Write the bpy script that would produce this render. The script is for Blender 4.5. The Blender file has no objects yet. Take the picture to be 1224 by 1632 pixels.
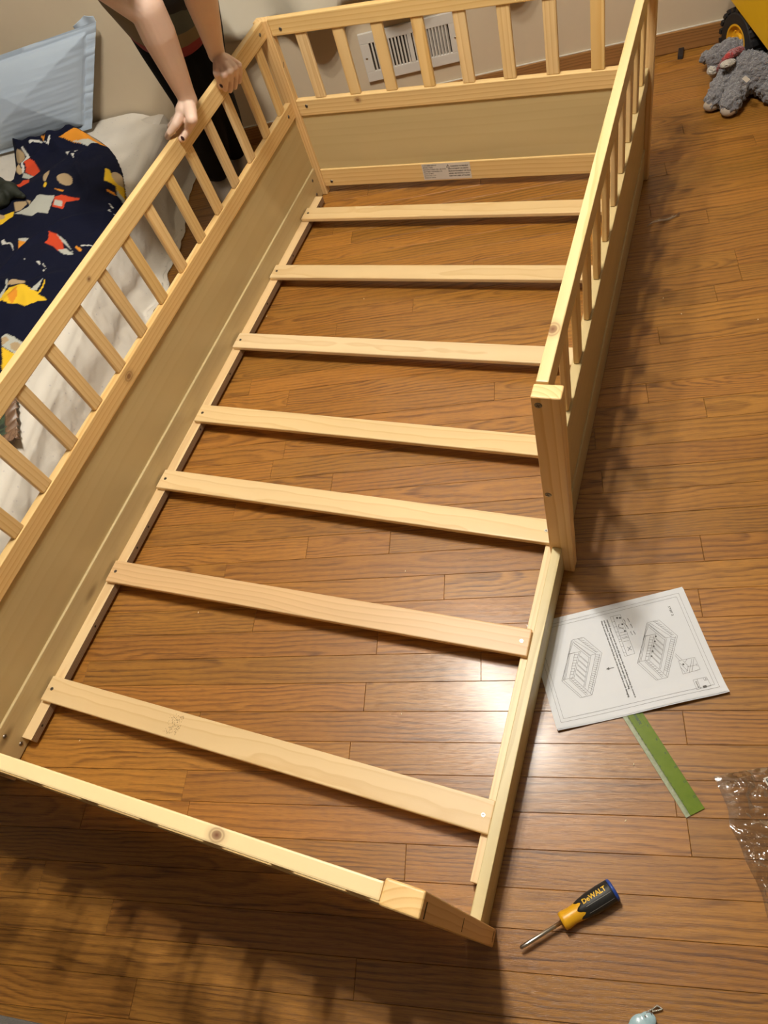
import bpy, bmesh, math, random
import numpy as np
from mathutils import Vector, Matrix, Euler, noise as mnoise
random.seed(7)
S = bpy.context.scene
COL = S.collection
# ---------------------------------------------------------------- camera
TH = 0.2376                                   # room (wall, floor strips) is turned by this against the bed
CAMR = Matrix(((0.92037741, -0.12877565, 0.36921844), (0.29961861, 0.83897047, -0.4542656), (-0.25126502, 0.52872051, 0.81075305)))
CAMC = Vector((1.22051, 0.010995, 1.306315))
FPX = 1144.081
cam = bpy.data.cameras.new('camera'); camo = bpy.data.objects.new('camera', cam); COL.objects.link(camo)
camo.matrix_world = Matrix.Translation(CAMC) @ CAMR.to_4x4()
cam.sensor_fit = 'VERTICAL'; cam.sensor_height = 36; cam.lens = 36 * FPX / 1632; cam.clip_start = .02
S.camera = camo
# ---------------------------------------------------------------- world and exposure
w = bpy.data.worlds.new('world'); S.world = w; w.use_nodes = True
w.node_tree.nodes['Background'].inputs[0].default_value = (.9, .8, .65, 1)
w.node_tree.nodes['Background'].inputs[1].default_value = .01
S.view_settings.view_transform = 'Standard'; S.view_settings.look = 'None'
S.view_settings.gamma = 1; S.view_settings.use_curve_mapping = False
S.view_settings.exposure = 0.0
LAMP = (0.60, 1.02, 2.27); LAMP_POWER = 186.0
LAMP_COL = (1, .955, .87)

def ray(px, py):
    return (CAMR @ Vector(((px - 612) / FPX, -(py - 816) / FPX, -1)))
def U(px, py, z=0.0):
    d = ray(px, py); return CAMC + d * ((z - CAMC.z) / d.z)
def UX(px, py, x):
    d = ray(px, py); return CAMC + d * ((x - CAMC.x) / d.x)
DV = Vector((math.cos(TH), math.sin(TH), 0)); NV = Vector((-math.sin(TH), math.cos(TH), 0))
def room(d, n, z=0): return DV * d + NV * n + Vector((0, 0, z))
def todn(v): return v.dot(DV), v.dot(NV)

# ---------------------------------------------------------------- node helpers
class NT:
    def __init__(s, name):
        s.m = bpy.data.materials.new(name); s.m.use_nodes = True
        s.t = s.m.node_tree; s.b = s.t.nodes['Principled BSDF']
    def n(s, ty, **k):
        x = s.t.nodes.new(ty)
        for a, v in k.items(): setattr(x, a, v)
        return x
    def set(s, inp, v):
        if hasattr(v, 'is_linked') or isinstance(v, bpy.types.NodeSocket): s.t.links.new(v, inp)
        else: inp.default_value = v
    def math(s, op, a, b=0.0, c=None, clamp=False):
        x = s.n('ShaderNodeMath', operation=op); x.use_clamp = clamp
        s.set(x.inputs[0], a); s.set(x.inputs[1], b)
        if c is not None: s.set(x.inputs[2], c)
        return x.outputs[0]
    def comb(s, a, b, c):
        x = s.n('ShaderNodeCombineXYZ'); s.set(x.inputs[0], a); s.set(x.inputs[1], b); s.set(x.inputs[2], c); return x.outputs[0]
    def noise(s, v, scale=1, detail=2, rough=.5, dist=0):
        x = s.n('ShaderNodeTexNoise'); s.set(x.inputs['Vector'], v); x.inputs['Scale'].default_value = scale
        x.inputs['Detail'].default_value = detail; x.inputs['Roughness'].default_value = rough; x.inputs['Distortion'].default_value = dist
        return x.outputs['Fac']
    def ramp(s, f, stops, interp='LINEAR'):
        x = s.n('ShaderNodeValToRGB'); s.set(x.inputs[0], f); cr = x.color_ramp; cr.interpolation = interp
        while len(cr.elements) < len(stops): cr.elements.new(.5)
        for e, (p, c) in zip(cr.elements, stops):
            e.position = p; e.color = (*c, 1) if len(c) == 3 else c
        return x.outputs[0]
    def mix(s, f, a, b, mode='MIX'):
        x = s.n('ShaderNodeMix', data_type='RGBA', blend_type=mode)
        s.set(x.inputs[0], f)
        for i, v in ((6, a), (7, b)):
            s.set(x.inputs[i], (*v, 1) if isinstance(v, tuple) and len(v) == 3 else v)
        return x.outputs[2]
    def bump(s, h, strength=.3, dist=.001):
        x = s.n('ShaderNodeBump'); x.inputs['Strength'].default_value = strength; x.inputs['Distance'].default_value = dist
        s.set(x.inputs['Height'], h); s.t.links.new(x.outputs[0], s.b.inputs['Normal'])
    def out(s, col=None, rough=None, **k):
        if col is not None: s.set(s.b.inputs['Base Color'], (*col, 1) if isinstance(col, tuple) and len(col) == 3 else col)
        if rough is not None: s.set(s.b.inputs['Roughness'], rough)
        for a, v in k.items(): s.set(s.b.inputs[a.replace('_', ' ')], v)
        return s.m
def lin(r, g, b):
    f = lambda c: (c / 255 / 12.92) if c / 255 <= .04045 else ((c / 255 + .055) / 1.055) ** 2.4
    return (f(r), f(g), f(b))
def plain(name, col, rough=.5, noise_amt=.08, nscale=60, bump=0, **k):
    m = NT(name); tc = m.n('ShaderNodeTexCoord').outputs['Object']
    f = m.noise(tc, nscale, 3)
    c = m.mix(f, tuple(x * (1 - noise_amt) for x in col), tuple(min(1, x * (1 + noise_amt)) for x in col))
    if bump: m.bump(f, bump, .002)
    return m.out(c, rough, **k)

def wood(name, light, dark, ring=.004, depth=.03, spread=.06, warp=.012, sx=1.5, sharp=(.55, .85), rough=.45,
         pores=0.0, porecol=(.1, .05, .02), knots=0.0, kcol=(.25, .11, .04), vary=.12, bump=.1, coat=0.0, tint=None, fixed=(), stain=0.0, roughvar=0.0, slope=.02, wander=0.0):
    warm = lambda c: (c[0], c[1] * .925, c[2] * .83)
    light, dark, kcol = warm(light), warm(dark), warm(kcol)
    m = NT(name); tc = m.n('ShaderNodeTexCoord').outputs['Object']
    sp = m.n('ShaderNodeSeparateXYZ'); m.t.links.new(tc, sp.inputs[0]); x, y, z = sp.outputs
    r = m.n('ShaderNodeObjectInfo').outputs['Random']
    def rnd(k):
        q = m.n('ShaderNodeTexWhiteNoise', noise_dimensions='1D'); m.set(q.inputs['W'], m.math('ADD', r, k)); return q.outputs['Value']
    r1, r2, r3, r4 = rnd(.13), rnd(1.71), rnd(2.33), rnd(3.9)
    o = m.math('MULTIPLY', r1, 57.0)
    xo = m.math('ADD', x, o)
    p1 = m.comb(m.math('MULTIPLY', xo, sx), m.math('MULTIPLY', y, sx * 4), m.math('MULTIPLY', z, sx * 4))
    n1 = m.math('SUBTRACT', m.noise(p1, 1, 2, .5), .5)
    p2 = m.comb(m.math('MULTIPLY', xo, sx * 2.2), m.math('ADD', m.math('MULTIPLY', y, sx * 5), 9.7), m.math('MULTIPLY', z, sx * 5))
    n2 = m.math('SUBTRACT', m.noise(p2, 1, 3, .55), .5)
    yy = m.math('ADD', m.math('ADD', y, m.math('MULTIPLY', m.math('SUBTRACT', r2, .5), spread)), m.math('MULTIPLY', n1, warp * 3))
    if wander:
        yy = m.math('ADD', yy, m.math('MULTIPLY', m.math('SUBTRACT', m.noise(m.comb(m.math('MULTIPLY', xo, 1.3), 3.3, r3), 1, 1), .5), wander))
    zz = m.math('ADD', m.math('ADD', z, m.math('MULTIPLY', m.math('ADD', r3, .25), depth)), m.math('ADD', m.math('MULTIPLY', n2, warp * 2), m.math('MULTIPLY', x, m.math('MULTIPLY', m.math('SUBTRACT', r4, .5), slope * 2))))
    rr = m.math('SQRT', m.math('ADD', m.math('MULTIPLY', yy, yy), m.math('MULTIPLY', zz, zz)))
    fr = m.math('FRACT', m.math('DIVIDE', rr, ring))
    band = m.ramp(fr, [(0, (0, 0, 0)), (sharp[0], (.35, .35, .35)), (sharp[1], (1, 1, 1)), (1, (0, 0, 0))], 'EASE')
    fib = m.noise(m.comb(m.math('MULTIPLY', xo, 6), m.math('MULTIPLY', y, 700), m.math('MULTIPLY', z, 700)), 1, 2, .6)
    bandf = m.math('MULTIPLY', band, m.math('ADD', .55, m.math('MULTIPLY', fib, .7)), clamp=True)
    c = m.mix(bandf, light, dark)
    tone = m.math('ADD', 1 - vary, m.math('MULTIPLY', r4, 2 * vary))
    hsv = m.n('ShaderNodeHueSaturation'); m.set(hsv.inputs['Color'], c)
    low = m.noise(m.comb(m.math('MULTIPLY', xo, 2.5), m.math('MULTIPLY', y, 14), m.math('MULTIPLY', z, 14)), 1, 2)
    m.set(hsv.inputs['Value'], m.math('MULTIPLY', tone, m.math('ADD', .88, m.math('MULTIPLY', low, .24))))
    m.set(hsv.inputs['Saturation'], m.math('ADD', .93, m.math('MULTIPLY', r3, .14)))
    c = hsv.outputs[0]
    if pores:
        pn = m.noise(m.comb(m.math('MULTIPLY', xo, 38), m.math('MULTIPLY', y, 1300), m.math('MULTIPLY', z, 1300)), 1, 1, .5)
        pm = m.ramp(pn, [(.52, (0, 0, 0)), (.68, (1, 1, 1))])
        c = m.mix(m.math('MULTIPLY', pm, pores), c, porecol)
    if stain:
        sn = m.noise(m.comb(m.math('MULTIPLY', xo, 5), m.math('MULTIPLY', y, 22), 1.7), 1, 4, .65)
        sm = m.ramp(sn, [(.60, (0, 0, 0)), (.74, (1, 1, 1))])
        c = m.mix(m.math('MULTIPLY', sm, stain), c, (.06, .025, .01))
    if knots:
        v = m.n('ShaderNodeTexVoronoi'); v.inputs['Scale'].default_value = 1; v.inputs['Randomness'].default_value = .9
        m.set(v.inputs['Vector'], m.comb(m.math('MULTIPLY', xo, 3.2), m.math('MULTIPLY', y, 9), m.math('MULTIPLY', z, 9)))
        km = m.ramp(v.outputs['Distance'], [(0, (1, 1, 1)), (.05, (.8, .8, .8)), (.09, (.25, .25, .25)), (.12, (0, 0, 0))])
        kk = m.n('ShaderNodeSeparateColor'); m.t.links.new(v.outputs['Color'], kk.inputs[0])
        km = m.math('MULTIPLY', km, m.math('LESS_THAN', kk.outputs[0], knots))
        c = m.mix(m.math('MULTIPLY', km, .8), c, kcol)
    for (kx, ky, kz, kr) in fixed:
        vd = m.n('ShaderNodeVectorMath', operation='LENGTH')
        m.set(vd.inputs[0], m.comb(m.math('DIVIDE', m.math('SUBTRACT', x, kx), 1.3), m.math('SUBTRACT', y, ky), m.math('SUBTRACT', z, kz)))
        dd = m.math('DIVIDE', m.math('ADD', vd.outputs['Value'], m.math('MULTIPLY', n2, .004)), kr)
        km = m.ramp(dd, [(0, (1, 1, 1)), (.3, (.75, .75, .75)), (.38, (.35, .35, .35)), (.5, (.6, .6, .6)), (.62, (.2, .2, .2)), (1, (0, 0, 0))])
        c = m.mix(km, c, (.16, .055, .018))
    if tint: c = m.mix(1.0, c, tint, 'MULTIPLY')
    h = m.math('ADD', m.math('MULTIPLY', fib, .6), m.math('MULTIPLY', band, -.4))
    m.bump(h, bump, .0006)
    ro = m.math('ADD', rough, m.math('MULTIPLY', m.math('SUBTRACT', fib, .5), roughvar)) if roughvar else rough
    return m.out(c, ro, Coat_Weight=coat, Coat_Roughness=.12)

M = {}
def oak(name):
    m = NT(name); tc = m.n('ShaderNodeTexCoord').outputs['Object']
    sp = m.n('ShaderNodeSeparateXYZ'); m.t.links.new(tc, sp.inputs[0]); x, y, z = sp.outputs
    r = m.n('ShaderNodeObjectInfo').outputs['Random']
    def rnd(k):
        q = m.n('ShaderNodeTexWhiteNoise', noise_dimensions='1D'); m.set(q.inputs['W'], m.math('ADD', r, k)); return q.outputs['Value']
    r1, r2, r3, r4 = rnd(.13), rnd(1.71), rnd(2.33), rnd(3.9)
    xo = m.math('ADD', x, m.math('MULTIPLY', r1, 57.0)); yo = m.math('ADD', y, m.math('MULTIPLY', r2, 9.0))
    def N(a, b, d=2, ro=.5, k=0.0): return m.noise(m.comb(m.math('MULTIPLY', xo, a), m.math('MULTIPLY', yo, b), k), 1, d, ro)
    ctr = lambda f: m.math('SUBTRACT', f, .5)
    # figure: distance from a wandering heart line, so that some strips show cathedrals and some run straight
    off = m.math('MULTIPLY', ctr(r3), .11)
    yy = m.math('ADD', m.math('ADD', y, off), m.math('ADD', m.math('MULTIPLY', ctr(N(1.8, 3, 2)), .050), m.math('MULTIPLY', ctr(N(9, 30, 3, .6, 3.1)), .010)))
    zz = m.math('ADD', m.math('ADD', .004, m.math('MULTIPLY', r4, .02)), m.math('MULTIPLY', ctr(N(3.2, 1, 2, .5, 7.7)), .09))
    rr = m.math('SQRT', m.math('ADD', m.math('MULTIPLY', yy, yy), m.math('MULTIPLY', zz, zz)))
    rr = m.math('ADD', rr, m.math('MULTIPLY', ctr(N(7, 95, 4, .7, 1.3)), .0075))
    fr = m.math('FRACT', m.math('DIVIDE', rr, m.math('ADD', .0062, m.math('MULTIPLY', r2, .007))))
    band = m.ramp(fr, [(0, (.2, .2, .2)), (.12, (0, 0, 0)), (.45, (.25, .25, .25)), (.78, (1, 1, 1)), (.90, (.8, .8, .8)), (1, (.2, .2, .2))], 'LINEAR')
    fib = N(11, 520, 4, .66, 2.2)
    fibm = m.ramp(fib, [(.40, (0, 0, 0)), (.60, (1, 1, 1))])
    stren = m.ramp(N(3, 26, 2, .5, 9.9), [(.32, (.35, .35, .35)), (.66, (1, 1, 1))])
    d = m.math('MULTIPLY', m.math('MULTIPLY', band, stren), m.math('ADD', .45, m.math('MULTIPLY', fibm, .65)), clamp=True)
    c = m.mix(m.math('MULTIPLY', d, .95), (.39, .170, .028), (.075, .024, .004))
    c = m.mix(m.math('MULTIPLY', fibm, .30), c, (.19, .070, .012))
    pn = m.ramp(N(45, 1500, 1, .5, 5.0), [(.54, (0, 0, 0)), (.68, (1, 1, 1))]); c = m.mix(m.math('MULTIPLY', pn, .45), c, (.10, .034, .008))
    sn = m.ramp(N(6, 24, 4, .68, 4.4), [(.62, (0, 0, 0)), (.76, (1, 1, 1))]); c = m.mix(m.math('MULTIPLY', sn, .35), c, (.05, .02, .008))
    hsv = m.n('ShaderNodeHueSaturation'); m.set(hsv.inputs['Color'], c)
    m.set(hsv.inputs['Value'], m.math('MULTIPLY', m.math('ADD', .88, m.math('MULTIPLY', r4, .24)), m.math('ADD', .86, m.math('MULTIPLY', N(2.2, 12, 2, .5, 8.8), .28))))
    m.set(hsv.inputs['Hue'], m.math('ADD', .498, m.math('MULTIPLY', r1, .005)))
    h = m.math('ADD', m.math('MULTIPLY', fib, .5), m.math('ADD', m.math('MULTIPLY', pn, -.5), m.math('MULTIPLY', N(60, 90, 2, .5, 6.0), .5)))
    m.bump(h, .32, .0006)
    m.b.inputs['Specular IOR Level'].default_value = .5
    return m.out(hsv.outputs[0], m.math('ADD', .30, m.math('MULTIPLY', fib, .16)), Coat_Weight=.30, Coat_Roughness=.2)
M['oak'] = oak('oak')
M['oaktrim'] = wood('oak_trim', (.36, .185, .06), (.20, .09, .025), ring=.008, rough=.38, pores=.3, vary=.1)
pk = dict(ring=.0105, depth=.05, spread=.09, warp=.008, sx=1.0, sharp=(.62, .9), rough=.42, vary=.07, bump=.05, slope=.01)
M['pine'] = wood('pine', (.76, .59, .31), (.64, .44, .19), knots=.10, kcol=(.36, .17, .06), **pk)
M['pine_knot'] = wood('pine_with_knot', (.78, .59, .30), (.66, .43, .175), knots=.08, fixed=[(-.107, -.006, -.0, .02)], **pk)
M['pine_top'] = wood('pine_rail_edge', (.80, .67, .40), (.69, .52, .26), knots=.0, **{**pk, 'ring': .008})
M['post'] = wood('pine_post', (.78, .57, .28), (.64, .40, .15), **{**pk, 'ring': .009, 'depth': .06})
M['near_top'] = wood('pine_foot_rail', (.80, .67, .40), (.69, .52, .26), fixed=[(.282, 0, .0215, .013)], **{**pk, 'ring': .008})
M['fence_top'] = wood('pine_fence_rail', (.80, .67, .40), (.69, .52, .26), fixed=[(-.499, .004, .0215, .020)], **{**pk, 'ring': .008})
M['head_mid'] = wood('pine_head_rail', (.76, .59, .31), (.60, .40, .17), fixed=[(-.277, -.0093, .009, .013)], **pk)
M['left_top'] = wood('pine_left_rail', (.76, .59, .31), (.64, .44, .19), fixed=[(-.034, -.0093, -.003, .008)], **pk)
M['green_pine'] = wood('pale_green_pine', (.66, .58, .30), (.52, .43, .19), **pk)
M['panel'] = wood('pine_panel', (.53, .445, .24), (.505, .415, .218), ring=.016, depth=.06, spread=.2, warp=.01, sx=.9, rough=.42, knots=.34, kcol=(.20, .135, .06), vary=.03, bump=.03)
M['slat'] = wood('birch_slat', (.74, .60, .37), (.66, .50, .28), ring=.016, depth=.03, spread=.1, warp=.02, sx=1.6, sharp=(.7, .93), rough=.4, vary=.06, bump=.04, slope=.02)
M['slat_tan'] = wood('tan_slat', (.64, .45, .235), (.55, .36, .17), ring=.014, depth=.03, spread=.1, warp=.02, sx=1.6, sharp=(.6, .9), rough=.4, vary=.04, bump=.06)
M['ledger'] = wood('birch_ledger', (.76, .61, .36), (.68, .50, .27), ring=.01, **{k: v for k, v in pk.items() if k != 'ring'})
M['steel'] = plain('steel', (.62, .60, .55), .28, .05, Metallic=1.0)
M['dark_steel'] = plain('dark_steel', (.22, .2, .18), .35, .1, Metallic=1.0)
M['hole'] = plain('hole_dark', (.03, .02, .012), .9)
M['gap'] = plain('subfloor_dark', (.03, .014, .006), .9)
M['white_print'] = plain('sticker_white', (.62, .57, .5), .45, .03)
M['ink'] = plain('ink', (.05, .045, .04), .6)
M['grey_ink'] = plain('grey_ink', (.09, .088, .085), .6)

# ---------------------------------------------------------------- mesh helpers
def link(name, me, mat=None, parent=None, smooth=False):
    o = bpy.data.objects.new(name, me); COL.objects.link(o)
    if mat is not None:
        for mm in (mat if isinstance(mat, (list, tuple)) else [mat]): me.materials.append(mm)
    if parent is not None: o.parent = parent
    if smooth:
        me.polygons.foreach_set('use_smooth', [True] * len(me.polygons))
    return o
def bmobj(name, bm, mat, parent=None, smooth=False):
    me = bpy.data.meshes.new(name); bm.to_mesh(me); bm.free(); return link(name, me, mat, parent, smooth)
def thing(name, label, cat, loc=(0, 0, 0), group=None):
    o = bpy.data.objects.new(name, None); COL.objects.link(o); o.location = loc; o.empty_display_size = .05
    o['label'] = label; o['category'] = cat
    if group: o['group'] = group
    return o
def tag(o, label, cat, group=None):
    o['label'] = label; o['category'] = cat
    if group: o['group'] = group
    return o
def struct(o): o['kind'] = 'structure'; return o
def box_bm(sx, sy, sz, bev=.0015, seg=2):
    bm = bmesh.new(); bmesh.ops.create_cube(bm, size=1)
    bmesh.ops.scale(bm, vec=(sx, sy, sz), verts=bm.verts)
    if bev: bmesh.ops.bevel(bm, geom=list(bm.edges), offset=bev, segments=seg, affect='EDGES', profile=.6)
    return bm
def frame(a, b, up=(0, 0, 1)):
    a, b = Vector(a), Vector(b); X = (b - a).normalized(); up = Vector(up)
    Y = up.cross(X).normalized(); Z = X.cross(Y)
    R = Matrix((X, Y, Z)).transposed(); return Matrix.Translation((a + b) / 2) @ R.to_4x4()
def place(o, mat, parent=None):
    o.matrix_local = mat      # parents sit unrotated at the origin or hold their own transform
def bar(name, a, b, w, h, mat, parent, up=(0, 0, 1), bev=.0015, seg=2):
    L = (Vector(b) - Vector(a)).length
    o = bmobj(name, box_bm(L, w, h, bev, seg), mat, parent)
    o.matrix_local = frame(a, b, up); return o
def wbox(name, lo, hi, mat, parent=None, bev=.001, rot=None):
    lo, hi = Vector(lo), Vector(hi); s = hi - lo
    o = bmobj(name, box_bm(s.x, s.y, s.z, bev), mat, parent); o.location = (lo + hi) / 2; return o
def rbox(name, d0, d1, n0, n1, z0, z1, mat, parent=None, bev=.001):
    o = bmobj(name, box_bm(d1 - d0, n1 - n0, z1 - z0, bev), mat, parent)
    o.location = room((d0 + d1) / 2, (n0 + n1) / 2, (z0 + z1) / 2); o.rotation_euler = (0, 0, TH); return o
def tube_bm(pts, r, seg=8, bm=None, cap=True):
    bm = bm or bmesh.new(); rings = []
    pts = [Vector(p) for p in pts]
    rs = r if isinstance(r, (list, tuple)) else [r] * len(pts)
    for i, p in enumerate(pts):
        t = (pts[min(i + 1, len(pts) - 1)] - pts[max(i - 1, 0)]).normalized()
        a = t.cross(Vector((0, 0, 1))); a = a.normalized() if a.length > .05 else t.cross(Vector((1, 0, 0))).normalized(); b = t.cross(a)
        rings.append([bm.verts.new(p + (a * math.cos(2 * math.pi * k / seg) + b * math.sin(2 * math.pi * k / seg)) * rs[i]) for k in range(seg)])
    for A, B in zip(rings, rings[1:]):
        for k in range(seg): bm.faces.new((A[k], A[(k + 1) % seg], B[(k + 1) % seg], B[k]))
    if cap: bm.faces.new(rings[0][::-1]); bm.faces.new(rings[-1])
    return bm
def lathe_bm(prof, seg=32, bm=None):
    bm = bm or bmesh.new(); rings = []
    for x, r in prof: rings.append([bm.verts.new((x, r * math.cos(2 * math.pi * k / seg), r * math.sin(2 * math.pi * k / seg))) for k in range(seg)])
    for A, B in zip(rings, rings[1:]):
        for k in range(seg): bm.faces.new((A[k], A[(k + 1) % seg], B[(k + 1) % seg], B[k]))
    bm.faces.new(rings[0][::-1]); bm.faces.new(rings[-1]); bmesh.ops.recalc_face_normals(bm, faces=bm.faces); return bm
def grid_obj(name, nu, nv, fn, mat, parent=None, keep=None, thick=0, smooth=True):
    vs = [fn(i / (nu - 1), j / (nv - 1)) for j in range(nv) for i in range(nu)]
    fs = []
    for j in range(nv - 1):
        for i in range(nu - 1):
            q = (j * nu + i, j * nu + i + 1, (j + 1) * nu + i + 1, (j + 1) * nu + i)
            if keep is None or all(keep[k] for k in q): fs.append(q)
    me = bpy.data.meshes.new(name); me.from_pydata([tuple(v) for v in vs], [], fs); me.update()
    o = link(name, me, mat, parent, smooth)
    if thick:
        md = o.modifiers.new('solid', 'SOLIDIFY'); md.thickness = thick; md.offset = -1
    return o
def bake(o):
    dg = bpy.context.evaluated_depsgraph_get(); dg.update()
    me = bpy.data.meshes.new_from_object(o.evaluated_get(dg)); old = o.data; o.modifiers.clear(); o.data = me; me.name = o.name
    bpy.data.meshes.remove(old); return o
def blob(name, chains, mat, parent=None, voxel=.005, smooth=6, ell=(), disp=None):
    """union of tapered capsules and ellipsoids, remeshed into one continuous skin"""
    bm = bmesh.new()
    def sph(p, r, m=None):
        mt = Matrix.Translation(p) @ (m if m is not None else Matrix.Identity(4)) 
        if isinstance(r, (tuple, list)): mt = mt @ Matrix.Diagonal((*r, 1)); r = 1
        bmesh.ops.create_icosphere(bm, subdivisions=3, radius=r, matrix=mt)
    for ch in chains:
        for (p, r) in ch: sph(Vector(p), r)
        for (p, r), (q, s) in zip(ch, ch[1:]):
            p, q = Vector(p), Vector(q); d = q - p
            if d.length < 1e-5: continue
            t = d.normalized(); sa = (r - s) / d.length if abs(r - s) < d.length else 0
            mt = Matrix.Translation((p + q) / 2) @ t.to_track_quat('Z', 'Y').to_matrix().to_4x4()
            bmesh.ops.create_cone(bm, cap_ends=True, segments=20, radius1=r, radius2=s, depth=d.length, matrix=mt)
    for e in ell: sph(Vector(e[0]), e[1], e[2] if len(e) > 2 else None)
    o = bmobj(name, bm, mat, parent, True)
    md = o.modifiers.new('r', 'REMESH'); md.mode = 'VOXEL'; md.voxel_size = voxel; md.use_smooth_shade = True
    if smooth:
        md = o.modifiers.new('s', 'SMOOTH'); md.iterations = smooth; md.factor = .5
    if disp:
        tx = bpy.data.textures.new(name + '_t', 'CLOUDS'); tx.noise_scale = disp[0]; tx.noise_depth = 2
        md = o.modifiers.new('d', 'DISPLACE'); md.texture = tx; md.strength = disp[1]; md.mid_level = .5; md.texture_coords = 'LOCAL'
    bake(o); o.data.polygons.foreach_set('use_smooth', [True] * len(o.data.polygons)); return o
def text_bm(s, size, bm, mat4, bold=0):
    cu = bpy.data.curves.new('txt', 'FONT'); cu.body = s; cu.size = size; cu.offset = bold; cu.resolution_u = 2
    to = bpy.data.objects.new('txt', cu); COL.objects.link(to)
    dg = bpy.context.evaluated_depsgraph_get(); dg.update()
    me = bpy.data.meshes.new_from_object(to.evaluated_get(dg)); me.transform(mat4); bm.from_mesh(me)
    bpy.data.objects.remove(to); bpy.data.meshes.remove(me); bpy.data.curves.remove(cu)
def line_bm(bm, a, b, w, z):
    a, b = Vector((*a, z)), Vector((*b, z)); t = (b - a).normalized(); s = Vector((-t.y, t.x, 0)) * w / 2
    bm.faces.new([bm.verts.new(v) for v in (a - s, b - s, b + s, a + s)])

# ================================================================ ROOM
D0, D1, N0, N1, HC = -1.55, 3.1, -1.7, 2.2368, 2.44
floor = struct(rbox('floor', D0, D1, N0, N1 + .05, -.05, -.006, M['gap'], bev=0))
floor.location = room((D0 + D1) / 2, (N0 + N1 + .05) / 2, -.028)
BW = .05715; NB0 = .0095
JO = {-7: [.417], -6: [.803], -5: [.335], -4: [.169], -3: [.875], -2: [.223, .448], 0: [.757], 2: [.777], 3: [1.002], 4: [.793], 5: [.513], 6: [.926], 7: [1.426], 8: [.61, .802],
      9: [.847], 10: [1.256], 11: [.648], 12: [1.25], 13: [.51], 17: [1.416], 20: [.599], 29: [1.746], 31: [1.578]}
rng = random.Random(11)
boards = []
for k in range(int((N0 - NB0) / BW) - 1, int((N1 - NB0) / BW) + 2):
    known = JO.get(k, [])
    js = sorted(known) if known else [rng.uniform(.0, 1.4)]
    while js[0] > D0 + 1.1: js.insert(0, js[0] - rng.uniform(.75, 1.45))
    while js[-1] < D1 - 1.1: js.append(js[-1] + rng.uniform(.75, 1.45))
    js = [D0] + [j for j in js if D0 + .08 < j < D1 - .08] + [D1]
    n0 = max(N0, NB0 + k * BW); n1 = min(N1, NB0 + (k + 1) * BW)
    if n1 - n0 < .004: continue
    for a, b in zip(js, js[1:]): boards.append((a, b, n0, n1))
def inview(a, b, n0, n1):
    for t in (0, .25, .5, .75, 1):
        v = CAMR.transposed() @ (room(a + (b - a) * t, (n0 + n1) / 2) - CAMC)
        if v.z < 0 and abs(v.x / -v.z) < .62 and abs(v.y / -v.z) < .8: return True
    return False
def board_bm(l, wd, bm=None, mt=None):
    bm2 = bmesh.new(); bmesh.ops.create_cube(bm2, size=1); g = .0002
    bmesh.ops.scale(bm2, vec=(l - g * 2, wd - g * 2, .0055), verts=bm2.verts)
    te = [e for e in bm2.edges if all(v.co.z > 0 for v in e.verts)]
    bmesh.ops.bevel(bm2, geom=te, offset=.0006, segments=1, affect='EDGES')
    return bm2
rest = bmesh.new(); cnt = 0
pfloor = floor
Pinv = (Matrix.Translation(floor.location) @ Euler((0, 0, TH)).to_matrix().to_4x4()).inverted()
for (a, b, n0, n1) in boards:
    zt = rng.uniform(-.0003, .0001)
    if inview(a, b, n0, n1) and cnt < 298:
        o = bmobj('floor_board', board_bm(b - a, n1 - n0), M['oak'], pfloor)
        o.matrix_local = Pinv @ (Matrix.Translation(room((a + b) / 2, (n0 + n1) / 2, -.0029 + zt)) @ Euler((0, 0, TH)).to_matrix().to_4x4())
        cnt += 1
    else:
        b2 = board_bm(b - a, n1 - n0); me = bpy.data.meshes.new('t'); b2.to_mesh(me); b2.free()
        me.transform(Pinv @ (Matrix.Translation(room((a + b) / 2, (n0 + n1) / 2, -.0029)) @ Euler((0, 0, TH)).to_matrix().to_4x4())); rest.from_mesh(me); bpy.data.meshes.remove(me)
o = bmobj('outer_floor_boards', rest, M['oak'], pfloor); o['kind'] = 'stuff'
# walls
def wallmat(name, c):
    m = NT(name); tc = m.n('ShaderNodeTexCoord').outputs['Object']; f = m.noise(tc, 9, 4, .6); g = m.noise(tc, 260, 2)
    m.bump(m.math('ADD', m.math('MULTIPLY', f, .4), m.math('MULTIPLY', g, .5)), .12, .002)
    return m.out(m.mix(f, tuple(x * .95 for x in c), tuple(x * 1.05 for x in c)), .75)
M['wall'] = wallmat('beige_wall_paint', (.58, .475, .335)); M['ceil'] = wallmat('ceiling_paint', (.30, .28, .24)); M['wall2'] = wallmat('low_bounce_brown_wall', (.17, .14, .10))  # unseen walls and ceiling given dark colours to cut bounced fill light
struct(rbox('wall_back', D0 - .1, D1 + .1, N1, N1 + .1, -.05, HC, M['wall'], bev=0))
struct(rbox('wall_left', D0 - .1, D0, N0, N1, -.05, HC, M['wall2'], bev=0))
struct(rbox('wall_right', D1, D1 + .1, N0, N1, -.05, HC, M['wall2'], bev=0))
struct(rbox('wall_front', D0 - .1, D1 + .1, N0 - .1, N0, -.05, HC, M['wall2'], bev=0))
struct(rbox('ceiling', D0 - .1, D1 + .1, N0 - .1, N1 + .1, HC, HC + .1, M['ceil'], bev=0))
struct(rbox('baseboard_back', D0, D1, N1 - .013, N1 - .0002, .0003, .062, M['oaktrim'], bev=.003))
M['caulk'] = plain('caulk_white', (.6, .56, .48), .6)
struct(rbox('trim_1', D0, D1, N1 - .0065, N1 - .0002, .0622, .0638, M['caulk'], bev=0))

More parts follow.
